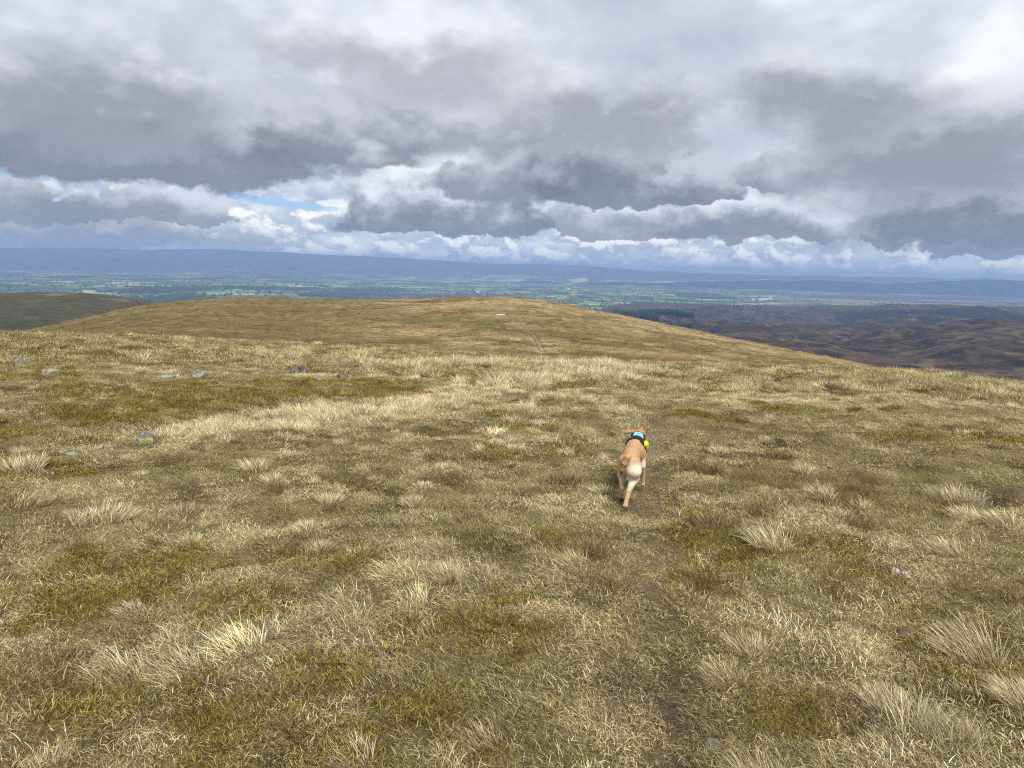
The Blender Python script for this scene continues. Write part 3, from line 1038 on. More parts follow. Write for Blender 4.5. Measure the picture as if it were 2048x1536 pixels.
# scattered small tussocks
for dmin, dmax, per, sd, ids_, scs in ((1.4, 9, 4.5, 31, (7, 10), 0.72), (9, 24, 1.8, 32, (7, 10), 0.95), (20, 75, 0.35, 33, (13, 15), 0.9)):
    x, y, d, a, r = scatter_points(dmin, dmax, per, sd)
    k = (path_dist(x, y) > 0.5) & (fbm(x * 0.3, y * 0.3, 2, 97) > -0.25)
    x, y, d = x[k], y[k], d[k]
    n = len(x)
    sc = scs * (0.55 + 0.7 * r.random(n) ** 1.5)
    dark = r.random(n) < 0.48
    col = np.where(dark[:, None], (0.19, 0.145, 0.072), (0.60, 0.515, 0.325)) * (1 + r.normal(0, 0.15, (n, 1)))
    grass.add(x, y, land(x, y), wind_dir(x, y, r), r.normal(0, 0.1, (n, 2)), np.stack([sc, sc, sc], -1), r.integers(*ids_, n), col)
for line, wid, cnt, sd in (([(575, 848), (640, 836), (720, 824), (800, 808), (880, 796), (960, 783), (1050, 768), (1130, 748), (1250, 764)], 0.9, 420, 61),
                           ([(390, 862), (460, 850), (520, 846)], 0.6, 60, 62), ([(770, 738), (900, 735), (1010, 736)], 1.2, 110, 63), ([(1100, 735), (1180, 742), (1270, 752)], 1.8, 150, 64)):
    r = np.random.default_rng(sd)
    pts = np.array([ground_at(*q) for q in line])
    t_ = r.random(cnt) * (len(line) - 1)
    i_ = np.minimum(t_.astype(int), len(line) - 2)
    f_ = (t_ - i_)[:, None]
    xy = pts[i_] * (1 - f_) + pts[i_ + 1] * f_ + r.normal(0, wid * 0.5, (cnt, 2)) * np.array([0.8, 1.0])
    dd = np.hypot(xy[:, 0], xy[:, 1])
    sc = (0.9 + 0.035 * dd) * (0.55 + 0.6 * r.random(cnt))
    grass.add(xy[:, 0], xy[:, 1], land(xy[:, 0], xy[:, 1]), wind_dir(xy[:, 0], xy[:, 1], r), r.normal(0, .1, (cnt, 2)), np.stack([sc] * 3, -1),
              np.where(dd > 16, r.integers(13, 15, cnt), r.integers(7, 10, cnt)), np.array((0.62, 0.535, 0.34)) * (1 + r.normal(0, .1, (cnt, 1))))
grass.build('grass', cg, 'short dry straw coloured moorland grass')
moss_b.build('moss', cm, 'olive and ochre moss cushions between the grass')
sedge.build('sedge', cs_, 'low brown sedge among the grass')
#GRASSEND


# ------------------------------------------------------------------ last snow on the hill
m_snow = surf('old_snow', lambda gg: gg.mix(gg.step(gg.noise(pos(gg), 1.2, 5, 0.6), 0.35, 0.7), (0.46, 0.46, 0.46), (0.28, 0.27, 0.25)), 0.8, 0.2,
              lambda gg: (gg.noise(pos(gg), 3.0, 4, 0.6), 0.4, 0.1))
nr_, ns_ = 9, 40
sv = [(0, 0, 0.55)]
for i_ in range(1, nr_):
    for k_ in range(ns_):
        th_ = 2 * math.pi * k_ / ns_
        q_ = i_ / (nr_ - 1)
        w_ = 1 + 0.16 * math.sin(2 * th_ + 1) + 0.09 * math.sin(5 * th_ + 2)
        sv.append((3.0 * q_ * w_ * math.cos(th_) + 0.9 * q_ * max(0, math.cos(th_)), 2.6 * q_ * w_ * math.sin(th_), 0.55 * (1 - q_ ** 2.2) - 0.25 * q_ ** 6 + 0.10 * q_ * math.sin(th_)))
sf = [(0, 1 + k_, 1 + (k_ + 1) % ns_) for k_ in range(ns_)]
for i_ in range(nr_ - 2):
    for k_ in range(ns_):
        sf.append((1 + i_ * ns_ + k_, 1 + (i_ + 1) * ns_ + k_, 1 + (i_ + 1) * ns_ + (k_ + 1) % ns_, 1 + i_ * ns_ + (k_ + 1) % ns_))
sno = mesh_obj('snow_patch', sv, sf, m_snow)
sno.location, sno.scale = (PX, PY, PZ - 0.26), (0.58, 0.5, 0.62)
tag(sno, 'small white snow patch in a peat hollow on the hill', 'snow patch')


# ------------------------------------------------------------------ stones
def rock_mat(name, base, lichen, lichen_amt, pale=(0.42, 0.43, 0.40)):
    def colr(gg):
        p = E(gg, gg.node('ShaderNodeTexCoord').outputs['Object'])
        n1, n2, n3 = gg.noise(p, 7.0, 6, 0.65), gg.noise(p, 22.0, 5, 0.6), gg.noise(p, 3.5, 5, 0.6)
        c = gg.mix(gg.step(n1, 0.3, 0.7), tuple(0.5 * q for q in base), base)
        c = gg.mix(gg.step(n2, 0.52, 0.64) * 0.7, c, pale)
        return gg.mix(gg.step(n3, 0.62 - 0.22 * lichen_amt, 0.70 - 0.22 * lichen_amt) * min(1, lichen_amt * 2), c, lichen)
    return surf(name, colr, 0.95, 0.04, lambda gg: (gg.noise(E(gg, gg.node('ShaderNodeTexCoord').outputs['Object']), 14.0, 6, 0.65), 0.6, 0.03))


M_ROCK = rock_mat('lichened_grey_stone', (0.20, 0.19, 0.145), (0.27, 0.265, 0.185), 0.6, (0.36, 0.345, 0.28))
M_DARK = rock_mat('dark_grey_stone', (0.14, 0.135, 0.12), (0.28, 0.275, 0.25), 0.3, (0.26, 0.25, 0.23))
M_YELL = rock_mat('yellow_lichen_stone', (0.21, 0.21, 0.18), (0.34, 0.35, 0.10), 0.55)
M_WHITE = rock_mat('white_quartz', (0.45, 0.44, 0.42), (0.60, 0.59, 0.55), 0.8, (0.2, 0.2, 0.22))
M_PINK = rock_mat('pinkish_stone', (0.22, 0.17, 0.15), (0.30, 0.25, 0.22), 0.4, (0.36, 0.31, 0.28))
import bmesh


def rock_geo(seed, nplanes=15, sub=3):
    r = np.random.default_rng(seed)
    bm = bmesh.new()
    bmesh.ops.create_icosphere(bm, subdivisions=sub, radius=1.0)
    v = np.array([q.co[:] for q in bm.verts])
    f = np.array([[q.index for q in p.verts] for p in bm.faces])
    bm.free()
    n = r.normal(0, 1, (nplanes, 3))
    n /= np.linalg.norm(n, axis=1, keepdims=True)
    c = 0.62 + 0.38 * r.random(nplanes)
    dt = np.maximum(v @ n.T, 1e-3)
    rad = np.minimum((c / dt).min(1), 1.15)
    v = v * rad[:, None]
    v += 0.10 * np.stack([fbm(v[:, 0] * 3 + seed, v[:, 1] * 3 + v[:, 2] * 2, 4, seed + q, 0.65) for q in range(3)], -1)
    return v, f


def stone(seed, u, v, w_px, h_px, label, mat, tilt=0.0, yaw=0.0, flat=0.9, sink=0.35):
    """a stone whose foot stands at photo pixel u, v; w_px and h_px are its visible width and height"""
    x, y = ground_at(u, v)
    d = math.hypot(x, y)
    wd, ht = w_px * d / FPX, h_px * d / FPX
    vv, ff = rock_geo(seed)
    vv = vv * np.array([wd / 2, wd / 2 * flat, ht * (0.5 + sink)])
    c, s = math.cos(tilt), math.sin(tilt)
    vv = np.stack([c * vv[:, 0] - s * vv[:, 2], vv[:, 1], s * vv[:, 0] + c * vv[:, 2]], -1)
    o = mesh_obj('stone', vv, ff, mat, smooth=False)
    o.location = (x, y, float(land(np.array([x]), np.array([y]))[0]) + ht * (0.5 - sink))
    o.rotation_euler = (0, 0, yaw - math.atan2(x, y))
    return tag(o, label, 'stone', 'stones lying in the grass')


STONES = [
    (1, 40, 744, 24, 17, 'grey upright stone farthest left on the shoulder', M_ROCK, 0.1),
    (2, 102, 762, 36, 12, 'flat pale stone just right of the leftmost upright stone', M_ROCK, 0.0),
    (3, 160, 753, 20, 7, 'small low stone between the leftmost flat stone and the slab group', M_ROCK, 0.0),
    (4, 325, 764, 46, 10, 'long thin pale slab at the left of the slab group', M_ROCK, 0.12),
    (5, 348, 755, 34, 9, 'thin slab touching the back of the long pale slab', M_ROCK, -0.1),
    (6, 393, 760, 34, 14, 'pale wedge shaped slab at the right of the slab group', M_ROCK, 0.25),
    (7, 588, 747, 22, 11, 'low dark half of the split rock beside its pointed neighbour', M_DARK, 0.2),
    (8, 606, 746, 20, 19, 'dark pointed rock rising from the split rock', M_DARK, 0.3),
    (9, 668, 744, 34, 10, 'pale hummocky stone at the back of the middle stone group', M_ROCK, 0.1),
    (10, 682, 756, 30, 12, 'dark low stone at the front of the middle stone group', M_DARK, -0.15),
    (11, 712, 753, 40, 8, 'long slab at the right end of the middle stone group', M_ROCK, -0.12),
    (12, 640, 758, 22, 6, 'thin pale sliver of stone left of the middle stone group', M_ROCK, -0.2),
    (13, 743, 714, 14, 7, 'small dark stone alone near the brow above the middle group', M_DARK, 0.0),
    (14, 292, 889, 38, 21, 'rounded stone covered in bright yellow green lichen', M_YELL, -0.1),
    (15, 196, 906, 30, 9, 'narrow dark edged slab below the yellow lichen stone', M_ROCK, 0.35),
    (16, 228, 899, 22, 5, 'thin pale chip of stone beside the narrow slab', M_ROCK, -0.1),
    (17, 144, 922, 26, 8, 'half buried grey stone nearest the left tussocks', M_ROCK, 0.0),
    (18, 945, 741, 22, 6, 'low grey stone in the straw strip on the brow', M_DARK, 0.1),
    (19, 968, 735, 20, 6, 'second low grey stone in the straw strip, farther right', M_DARK, -0.1),
    (20, 1560, 812, 34, 9, 'pale flat stone lying right of the path', M_ROCK, 0.1),
    (21, 1578, 741, 24, 8, 'farthest stone on the right brow against the slope', M_ROCK, 0.0),
    (22, 1592, 753, 36, 11, 'broad stone on the right brow, left of a pair', M_ROCK, -0.1),
    (23, 1632, 757, 28, 9, 'smaller stone on the right brow, right of a pair', M_ROCK, 0.1),
    (24, 1430, 1457, 40, 24, 'grey lichened stone set in the turf at the bottom right', M_ROCK, 0.05),
    (25, 1792, 1147, 22, 13, 'bright white lump of quartz lying on the right turf', M_WHITE, 0.3),
    (26, 1812, 1150, 20, 9, 'small white chip beside the white quartz lump', M_WHITE, -0.2),
    (27, 1813, 1272, 34, 15, 'dull pinkish stone half buried beside the largest tussock', M_PINK, 0.0),
    (28, 1462, 963, 26, 6, 'low dull stone flush with the turf right of the dog', M_PINK, 0.0),
]
for sd, u, v, w_, h_, lab, mt_, tl in STONES:
    stone(sd * 7 + 1, u, v, w_ * 0.92, h_ * 0.95, lab, mt_, tl, yaw=(sd * 1.7) % 0.8 - 0.4, flat=0.75)


# ------------------------------------------------------------------ the tussocks that stand out
def tussock(seed, u, v, w_px, h_px, label, dark=0.0, lean=0.35):
    x, y = ground_at(u, v)
    d = math.hypot(x, y)
    wd, ht = w_px * d / FPX, h_px * d / FPX
    r = np.random.default_rng(seed)
    br = max(0.04, wd * 0.40)
    wpx = max(0.0022, 0.0008 * d)
    data = merge(blades(900, br, ht * 0.24, ht * 0.88, wpx, 0.17, 0.6, wind=lean * 0.9 + 0.06, spread=0.42, seed=seed, segs=4, clump=0.6),
                 blades(120, br * 1.3, ht * 0.2, ht * 0.5, wpx, 0.45, 0.7, wind=lean, spread=0.5, seed=seed + 1))
    o = mesh_obj('grass_tussock', data[0], data[1], M_TUSS, colors=data[2], smooth=False)
    o.location = (x, y, float(land(np.array([x]), np.array([y]))[0]))
    o.rotation_euler = (0, 0, 2.5 + r.normal(0, 0.35) if u > 1000 else 1.6 + r.normal(0, 0.6))
    c = np.array((0.60, 0.525, 0.335)) * (1 - dark) + np.array((0.20, 0.135, 0.07)) * dark
    o['tint'] = [float(q) for q in c * (1 + r.normal(0, 0.06))]
    return tag(o, label, 'grass tussock', 'tussocks standing above the turf')


TUSSOCKS = [
    (1948, 1308, 110, 100, 'largest tall straw tussock, near the right edge', 0, .5),
    (1540, 1102, 86, 70, 'bleached tussock with a curled lock right of the path', 0, .35),
    (1530, 1560, 130, 95, 'wide bleached tussock cut off by the bottom edge', 0, .2),
    (1500, 1298, 90, 56, 'rounded green based tussock close right of the path', .1, .2),
    (1450, 1345, 100, 50, 'low spreading green tussock below the rounded one by the path', .25, .3),
    (1775, 1412, 95, 60, 'leaning tussock between the pinkish stone and the bottom right', .05, .55),
    (1925, 1478, 90, 60, 'straw tussock left of the bottom right corner', .05, .5),
    (2040, 1420, 70, 70, 'tussock cut by the right edge below the largest one', 0, .4),
    (1945, 1026, 70, 38, 'pointed pale tussock below the double tussock at the right', 0, .45),
    (2000, 1072, 68, 40, 'pale tussock at the right, nearest the edge in mid ground', 0, .4),
    (1915, 990, 110, 42, 'broad double tussock with a grey top at the right', .15, .2),
    (1895, 1108, 90, 36, 'flattened pale tussock above the white quartz', .1, .55),
    (1638, 996, 66, 34, 'soft pale tussock right of the dog, above a smaller tuft', .05, .3),
    (1680, 1034, 54, 28, 'small cushion shaped tussock above the bleached curled one', .05, .3),
    (1610, 948, 38, 34, 'slim upright pale tussock among brown sedge', .05, .2),
    (1438, 898, 36, 26, 'small bright tuft nearest the dog on its right', 0, .2),
    (1600, 962, 60, 24, 'dark brown sedge clump under the slim pale tussock', .9, .1),
    (1410, 935, 80, 30, 'wide dark brown sedge clump right of the dog', .95, .1),
    (1560, 918, 60, 24, 'dark brown sedge clump behind the slim pale tussock', .9, .1),
    (1430, 1060, 100, 34, 'olive brown rush clump just right of the path', .7, .1),
    (225, 1030, 80, 46, 'tall pale tussock leaning right at the left', 0, .3),
    (180, 1035, 80, 30, 'low pale tussock against the tall left one', .1, .3),
    (365, 1022, 60, 38, 'brownish tussock right of the tall pale left one', .45, .2),
    (610, 1052, 44, 40, 'pale tuft above a darker one in the left middle', 0, .2),
    (636, 1085, 60, 40, 'greyish tussock below the pale tuft in the left middle', .3, .2),
    (508, 942, 54, 38, 'pale domed tussock, left one of a pair behind', 0, .2),
    (545, 966, 40, 34, 'pale upright tussock, right one of a pair behind', 0, .1),
    (48, 950, 70, 42, 'greyish pink tussock at the far left', .2, .4),
    (660, 1000, 50, 34, 'faint green based tussock between the pair and the path', .1, .2),
    (895, 1170, 66, 60, 'pale fountain shaped tussock in the centre foreground', 0, .15),
    (848, 962, 40, 22, 'small pale cushion tussock in the centre', 0, .2),
    (826, 1005, 52, 34, 'upright brown based tussock in the centre', .25, .2),
    (720, 1100, 66, 36, 'broad pale tussock left of the fountain shaped one', .05, .3),
    (1105, 990, 66, 26, 'broad pale tussock left of the dog', .05, .3),
    (1105, 1022, 56, 30, 'spiky green based tussock below the broad one left of the dog', .1, .2),
    (992, 895, 34, 22, 'lone bright tuft left of the dog farther back', 0, .1),
    (1130, 950, 80, 34, 'dark olive clump just left of the dog', .75, .1),
    (945, 1045, 70, 34, 'dark brown sedge clump in the centre foreground', .85, .1),
    (1180, 1110, 90, 50, 'dark matted clump below the dog on the left', .8, .2),
    (1030, 958, 50, 22, 'dark reddish clump left of the broad pale tussock', .85, .1),
    (640, 838, 60, 30, 'pale tussock at the left end of the straw bank', 0, .2),
    (720, 826, 70, 32, 'tall pale tussock in the middle of the straw bank', 0, .2),
    (800, 808, 50, 28, 'pale tussock right of the tallest in the straw bank', 0, .2),
    (880, 795, 46, 24, 'pale tussock near the right end of the straw bank', 0, .2),
    (1036, 788, 34, 18, 'small pale tussock beyond the right end of the straw bank', 0, .1),
    (1460, 811, 46, 16, 'twin pale tuft left of the flat stone by the path', 0, .1),
]
for k, (u, v, w_, h_, lab, dk, ln_) in enumerate(TUSSOCKS):
    tussock(900 + 3 * k, u, v, w_, h_, lab, dk, ln_)

# flattened mat of dead grass in the foreground
hx, hy = ground_at(1075, 1222)
hd_ = math.hypot(hx, hy)
dm = blades(900, 0.19, 0.10, 0.22, 0.0035, 0.9, 0.9, wind=0.6, spread=1.2, seed=555, segs=4)
o = mesh_obj('dead_grass_mat', dm[0] * np.array([0.75, 0.55, 0.30]), dm[1], M_TUSS, colors=dm[2], smooth=False)
o.location = (hx, hy, float(land(np.array([hx]), np.array([hy]))[0]) + 0.02)
o['tint'] = [0.58, 0.44, 0.27]
tag(o, 'flattened pinkish mat of dead grass in the centre foreground', 'dead grass')
#SMALLEND


# ------------------------------------------------------------------ the dog
def sd_cone(P, a, b, ra, rb, sq=(1, 1, 1)):
    a, b, q = np.array(a), np.array(b), np.array(sq)
    pa, ba = (P - a) / q, (b - a) / q
    h = np.clip((pa @ ba) / (ba @ ba), 0, 1)
    return (np.linalg.norm(pa - h[..., None] * ba, axis=-1) - (ra + (rb - ra) * h)) * min(sq)


def sd_ell(P, c, r):
    q = (P - np.array(c)) / np.array(r)
    k0 = np.linalg.norm(q, axis=-1)
    k1 = np.linalg.norm(q / np.array(r), axis=-1)
    return k0 * (k0 - 1) / np.maximum(k1, 1e-6)


def smin(a, b, k):
    h = np.clip(0.5 + 0.5 * (b - a) / k, 0, 1)
    return b + (a - b) * h - k * h * (1 - h)


def chain(P, pts, k=0.012):
    d = None
    for (a, ra), (b, rb) in zip(pts[:-1], pts[1:]):
        e = sd_cone(P, a, b, ra, rb)
        d = e if d is None else smin(d, e, k)
    return d


def surface_nets(D, lo, h):
    """mesh of the zero level of a distance grid"""
    nx, ny, nz = D.shape
    ins = D < 0
    acc = np.zeros((nx - 1, ny - 1, nz - 1, 3))
    cnt = np.zeros((nx - 1, ny - 1, nz - 1))
    cor = [(i, j, k) for i in (0, 1) for j in (0, 1) for k in (0, 1)]

    def sl(c):
        return D[c[0]:nx - 1 + c[0], c[1]:ny - 1 + c[1], c[2]:nz - 1 + c[2]]
    for c in cor:
        for ax in range(3):
            if c[ax] == 0:
                e = list(c); e[ax] = 1
                d0, d1 = sl(c), sl(tuple(e))
                m = (d0 < 0) != (d1 < 0)
                t = np.where(m, d0 / np.where(m, d0 - d1, 1), 0)
                for q in range(3):
                    acc[..., q] += np.where(m, c[q] + (t if q == ax else 0), 0)
                cnt += m
    act = cnt > 0
    idx = np.full(act.shape, -1)
    idx[act] = np.arange(act.sum())
    base = np.argwhere(act)
    verts = (base + acc[act] / cnt[act][:, None]) * h + np.array(lo)
    faces = []
    for ax in range(3):
        sh = [slice(None)] * 3
        a_, b_ = [slice(None)] * 3, [slice(None)] * 3
        a_[ax], b_[ax] = slice(0, -1), slice(1, None)
        s0, s1 = ins[tuple(a_)], ins[tuple(b_)]
        e = np.argwhere(s0 != s1)
        o1, o2 = [(1, 2), (2, 0), (0, 1)][ax]
        e = e[(e[:, o1] > 0) & (e[:, o2] > 0) & (e[:, o1] < D.shape[o1] - 1) & (e[:, o2] < D.shape[o2] - 1)]
        fl = s0[tuple(e.T)]

        def at(d1, d2):
            q = e.copy()
            q[:, o1] -= d1
            q[:, o2] -= d2
            return idx[tuple(q.T)]
        quad = np.stack([at(1, 1), at(0, 1), at(0, 0), at(1, 0)], -1)
        quad[~fl] = quad[~fl][:, ::-1]
        faces.append(quad)
    return verts, np.concatenate(faces)


def grid_of(lo, hi, h):
    ax = [np.arange(l, u, h) for l, u in zip(lo, hi)]
    return np.stack(np.meshgrid(*ax, indexing='ij'), -1)


def dog_body(P):
    d = sd_cone(P, (0, -.005, .392), (0, .15, .388), .058, .058, (1.08, 1, 1))
    d = smin(d, sd_cone(P, (0, .15, .380), (0, .34, .352), .060, .086), .05)
    d = smin(d, sd_cone(P, (0, .34, .345), (0, .46, .340), .084, .076), .04)
    d = smin(d, sd_ell(P, (0, .445, .392), (.064, .08, .050)), .03)
    d = smin(d, sd_cone(P, (0, .46, .385), (.008, .60, .425), .070, .055), .04)
    d = smin(d, sd_ell(P, (.012, .655, .442), (.060, .070, .050)), .03)
    d = smin(d, sd_cone(P, (.016, .69, .420), (.020, .79, .385), .042, .028), .03)
    # ears thrown out by the run: left one flat out, right one up
    d = smin(d, sd_cone(P, (-.042, .645, .462), (-.100, .625, .462), .022, .021, (1, 1.5, .72)), .015)
    d = smin(d, sd_cone(P, (-.100, .625, .462), (-.130, .610, .448), .021, .013, (1, 1.5, .72)), .012)
    d = smin(d, sd_cone(P, (.056, .645, .458), (.092, .620, .520), .020, .014, (.72, 1.5, 1)), .015)
    # hind legs
    for hip, thigh, st_, hk, ft, toe, rs in (
            ((.034, -.008, .375), (.038, -.015, .305), (.042, .030, .220), (.014, -.085, .145), (.0, -.168, .044), (-.001, -.163, .014), (.058, .060, .041, .0205, .0185, .0235)),
            ((-.038, .010, .375), (-.050, .025, .305), (-.062, .080, .220), (-.056, .030, .130), (-.058, .070, .030), (-.060, .105, .016), (.054, .049, .034, .018, .0165, .022))):
        e = sd_cone(P, hip, thigh, rs[0], rs[1])
        e = smin(e, sd_cone(P, thigh, st_, rs[1], rs[2]), .03)
        e = smin(e, sd_cone(P, st_, hk, rs[2] * .9, rs[3]), .03)
        e = smin(e, sd_cone(P, hk, ft, rs[3], rs[4]), .012)
        e = smin(e, sd_cone(P, ft, toe, rs[4], rs[5], (1.15, 1, 1)), .012)
        d = smin(d, e, .014)
    # fore legs
    for pts in ([((.058, .43, .32), .046), ((.070, .395, .225), .032), ((.076, .475, .105), .021), ((.078, .50, .022), .018), ((.078, .53, .000), .021)],
                [((-.056, .43, .32), .046), ((-.062, .41, .225), .032), ((-.054, .51, .155), .022), ((-.052, .475, .095), .018), ((-.052, .465, .065), .020)]):
        d = smin(d, chain(P, pts), .02)
    # tail hanging a little to the left
    t_ = chain(P, [((-.002, -.034, .432), .024), ((-.014, -.080, .426), .022), ((-.030, -.108, .384), .020), ((-.046, -.114, .330), .015), ((-.058, -.108, .282), .005)], .02)
    return smin(d, t_, .006)


HV = 0.0062
LO, HI = (-.17, -.22, -.025), (.15, .86, .57)
PG = grid_of(LO, HI, HV)
DB = dog_body(PG)
bv, bf = surface_nets(DB, LO, HV)
bx, by, bz = bv.T
TAN, RED, CREAM = np.array((.475, .295, .150)), np.array((.40, .180, .070)), np.array((.72, .62, .47))
bc = np.tile(TAN, (len(bv), 1))
nz_ = fbm(bx * 40 + bz * 13, by * 40, 3, 71)
bc = mixc(np.clip(sstep(by, .56, .64), 0, 1) * 0.85, bc, RED)
under = sstep(.315 - bz + .02 * nz_, 0, .06)
bc = mixc(under * 0.75, bc, CREAM)
but = sstep(.02 - by, 0, .05) * sstep(.425 - bz + .012 * nz_, 0, .075) * sstep(bx, -.045, .012)
bc = mixc(but * sstep(bz, .14, .24), bc, CREAM * 1.16)
legtan = sstep(.19 - bz, 0, .04) * sstep(.30 - by, 0, .02) * sstep(.02 - by + .0 * bx, -.09, .0)
bc = mixc(legtan * 0.75, bc, TAN * 0.9)
tailm = sstep(.030 - np.minimum(np.linalg.norm(bv - np.array((-.022, -.096, .405)), axis=1), np.minimum(np.linalg.norm(bv - np.array((-.036, -.112, .362)), axis=1), np.linalg.norm(bv - np.array((-.052, -.111, .308)), axis=1))), -.014, .004) * sstep(-.072 - by, -.012, .008)
bc = mixc(tailm, bc, TAN * np.array((.60, .52, .45)))
pad = sstep(.052 - bz, 0, .008) * sstep(-.145 - by, -.01, .01)
bc = mixc(pad * (0.75 + .25 * (nz_ > 0)), bc, (.022, .016, .015))
heel = sstep(.035 - bz, 0, .01) * sstep(.12 - by, 0, .03) * sstep(by, .0, .03)
bc = mixc(heel * .7, bc, (.12, .06, .03))
bc = mixc(sstep(by, .765, .79), bc, (.03, .022, .02))
bc = bc * (1 + .10 * nz_ + .10 * fbm(bx * 14 + 3, bz * 14 + by * 9, 3, 77))[:, None]

M_FUR = surf('short_fur', lambda gg: vmul(gg, tone(gg), gg.step(gg.noise(gg.scale(E(gg, gg.node('ShaderNodeTexCoord').outputs['Object']), (3, 1, 1)), 60, 4, 0.6), 0.3, 0.7, 0.84, 1.14)),
             0.75, 0.15, lambda gg: (gg.noise(gg.scale(E(gg, gg.node('ShaderNodeTexCoord').outputs['Object']), (3, 1, 1)), 90, 3, 0.6), 0.7, 0.012))
M_WEB = surf('black_webbing', lambda gg: (0.012, 0.012, 0.016), 0.7, 0.3, lambda gg: (gg.noise(E(gg, gg.node('ShaderNodeTexCoord').outputs['Object']), 300, 2, 0.5), 0.3, 0.002))
M_BLUE = surf('pale_blue_fabric', lambda gg: vmul(gg, gg.mix(0.0, (0.24, 0.56, 0.80), (0, 0, 0)), gg.step(gg.noise(E(gg, gg.node('ShaderNodeTexCoord').outputs['Object']), 80, 3, 0.5), 0.3, 0.7, 0.9, 1.08)), 0.6, 0.3)
M_NEON = surf('neon_yellow_felt', lambda gg: vmul(gg, gg.mix(0.0, (0.66, 0.80, 0.01), (0, 0, 0)), gg.step(gg.noise(E(gg, gg.node('ShaderNodeTexCoord').outputs['Object']), 120, 3, 0.6), 0.3, 0.7, 0.9, 1.08)), 0.85, 0.2)

ph_x, ph_y = ground_at(1251, 1002)
dd_ = math.hypot(ph_x, ph_y)
DS = dd_ / 5.62 * 1.01
DYAW = -R(15.5)
dog = bpy.data.objects.new('dog', None)
link(dog)
dog.scale = (DS, DS, DS)
foot = np.array((0.0, -0.165)) * DS
c_, s_ = math.cos(DYAW), math.sin(DYAW)
dox, doy = ph_x - (c_ * foot[0] - s_ * foot[1]), ph_y - (s_ * foot[0] + c_ * foot[1])


def gz(x, y):
    return float(land(np.array([x]), np.array([y]))[0])


fx, fy = -s_ * 0.5 * DS, c_ * 0.5 * DS
zr, zf = gz(ph_x, ph_y), gz(dox + fx, doy + fy)
slope_ = math.atan2(zf - zr, 0.668 * DS)
slope_ += 0.06
dog.rotation_euler = (slope_, 0, DYAW)
dog.location = (dox, doy, zr + 0.018 + 0.165 * DS * math.tan(slope_))
tag(dog, 'tan and cream dog in a black harness running away along the path', 'dog')
body = mesh_obj('body', bv, bf, M_FUR, dog, colors=bc)
body['label'] = 'short tan coat with cream hindquarters'
sm = body.modifiers.new('smooth', 'SMOOTH')
sm.factor, sm.iterations = 0.5, 3
# harness: strips that follow the body
PX_, PY_, PZ_ = PG[..., 0], PG[..., 1], PG[..., 2]
girth = np.maximum(DB - .009, np.abs(PY_ - .442 + .25 * (PZ_ - .42)) - .017)
girth = np.maximum(girth, .28 - PZ_)
neck = np.maximum(DB - .009, np.abs(PY_ - .582 + .35 * (PZ_ - .44)) - .010)
yoke = np.maximum(np.maximum(DB - .008, np.abs(PY_ - .515) - .062), np.maximum(np.abs(PX_ - .008) - .046, .42 - PZ_))
neck = np.maximum(neck, np.abs(PX_) - .078)
hv, hf = surface_nets(np.minimum(np.minimum(girth, neck), yoke), LO, HV)
hv2, hf2 = hv, hf
harness = mesh_obj('harness', hv2, hf2, M_WEB, dog)
harness['label'] = 'black webbing harness round chest and neck'
low = np.maximum(np.maximum(DB - .0075, np.abs(PY_ - .435) - .012), np.maximum(PZ_ - .282, -PZ_ + .21))
lv_, lf_ = surface_nets(low, LO, HV)
mesh_obj('girth_strap', lv_, lf_, M_WEB, harness)
ptc = np.maximum(np.maximum(DB - .016, np.abs(PY_ - .520) - .034), np.maximum(np.abs(PX_ - .014) - .042, .43 - PZ_))
pv2, pf2 = surface_nets(ptc, LO, HV)
panel = mesh_obj('panel', pv2, pf2, M_BLUE, harness)
panel['label'] = 'pale blue name panel with dark lettering'
for (cx, cy, wx, wy) in ((-.018, .520, .006, .005), (.006, .514, .006, .008), (.018, .514, .005, .008), (.040, .512, .008, .004)):
    mk = np.maximum(DB - .0195, np.maximum(np.abs(PX_ - cx) - wx, np.abs(PY_ - cy) - wy))
    mk = np.maximum(mk, .43 - PZ_)
    mv, mf = surface_nets(mk, LO, HV)
    if len(mf):
        mesh_obj('letter', mv, mf, M_WEB, harness)


def lathe(prof, n=24):
    v, f = [], []
    for r_, z_ in prof:
        for k in range(n):
            a_ = 2 * math.pi * k / n
            v.append((r_ * math.cos(a_), r_ * math.sin(a_), z_))
    for i in range(len(prof) - 1):
        for k in range(n):
            f.append((i * n + k, i * n + (k + 1) % n, (i + 1) * n + (k + 1) % n, (i + 1) * n + k))
    return v, f


bp = [(0.0295 * math.sin(t), -0.0295 * math.cos(t)) for t in np.linspace(0.02, math.pi - 0.02, 14)]
v_, f_ = lathe(bp)
ball = mesh_obj('ball', v_, f_, M_NEON, harness)
ball.location = (.084, .452, .408)
ball['label'] = 'neon yellow ball clipped to the right side'
v_, f_ = lathe([(0.002, -.014), (.030, -.014), (.036, -.007), (.036, .012), (.031, .019), (.002, .019)])
cup = mesh_obj('ball_holder', v_, f_, M_WEB, harness)
cup.location = (.058, .436, .424)
cup.rotation_euler = (0.35, 1.25, 0)
#DOGEND


# ------------------------------------------------------------------ valley: trees, plantation, farm, smoke
def leaf_mat(name, c):
    return surf(name, lambda gg: vmul(gg, gg.mix(0.0, c, c), gg.step(gg.noise(pos(gg), 0.2, 3, 0.6), 0.3, 0.7, 0.7, 1.3)), 0.9, 0.1)


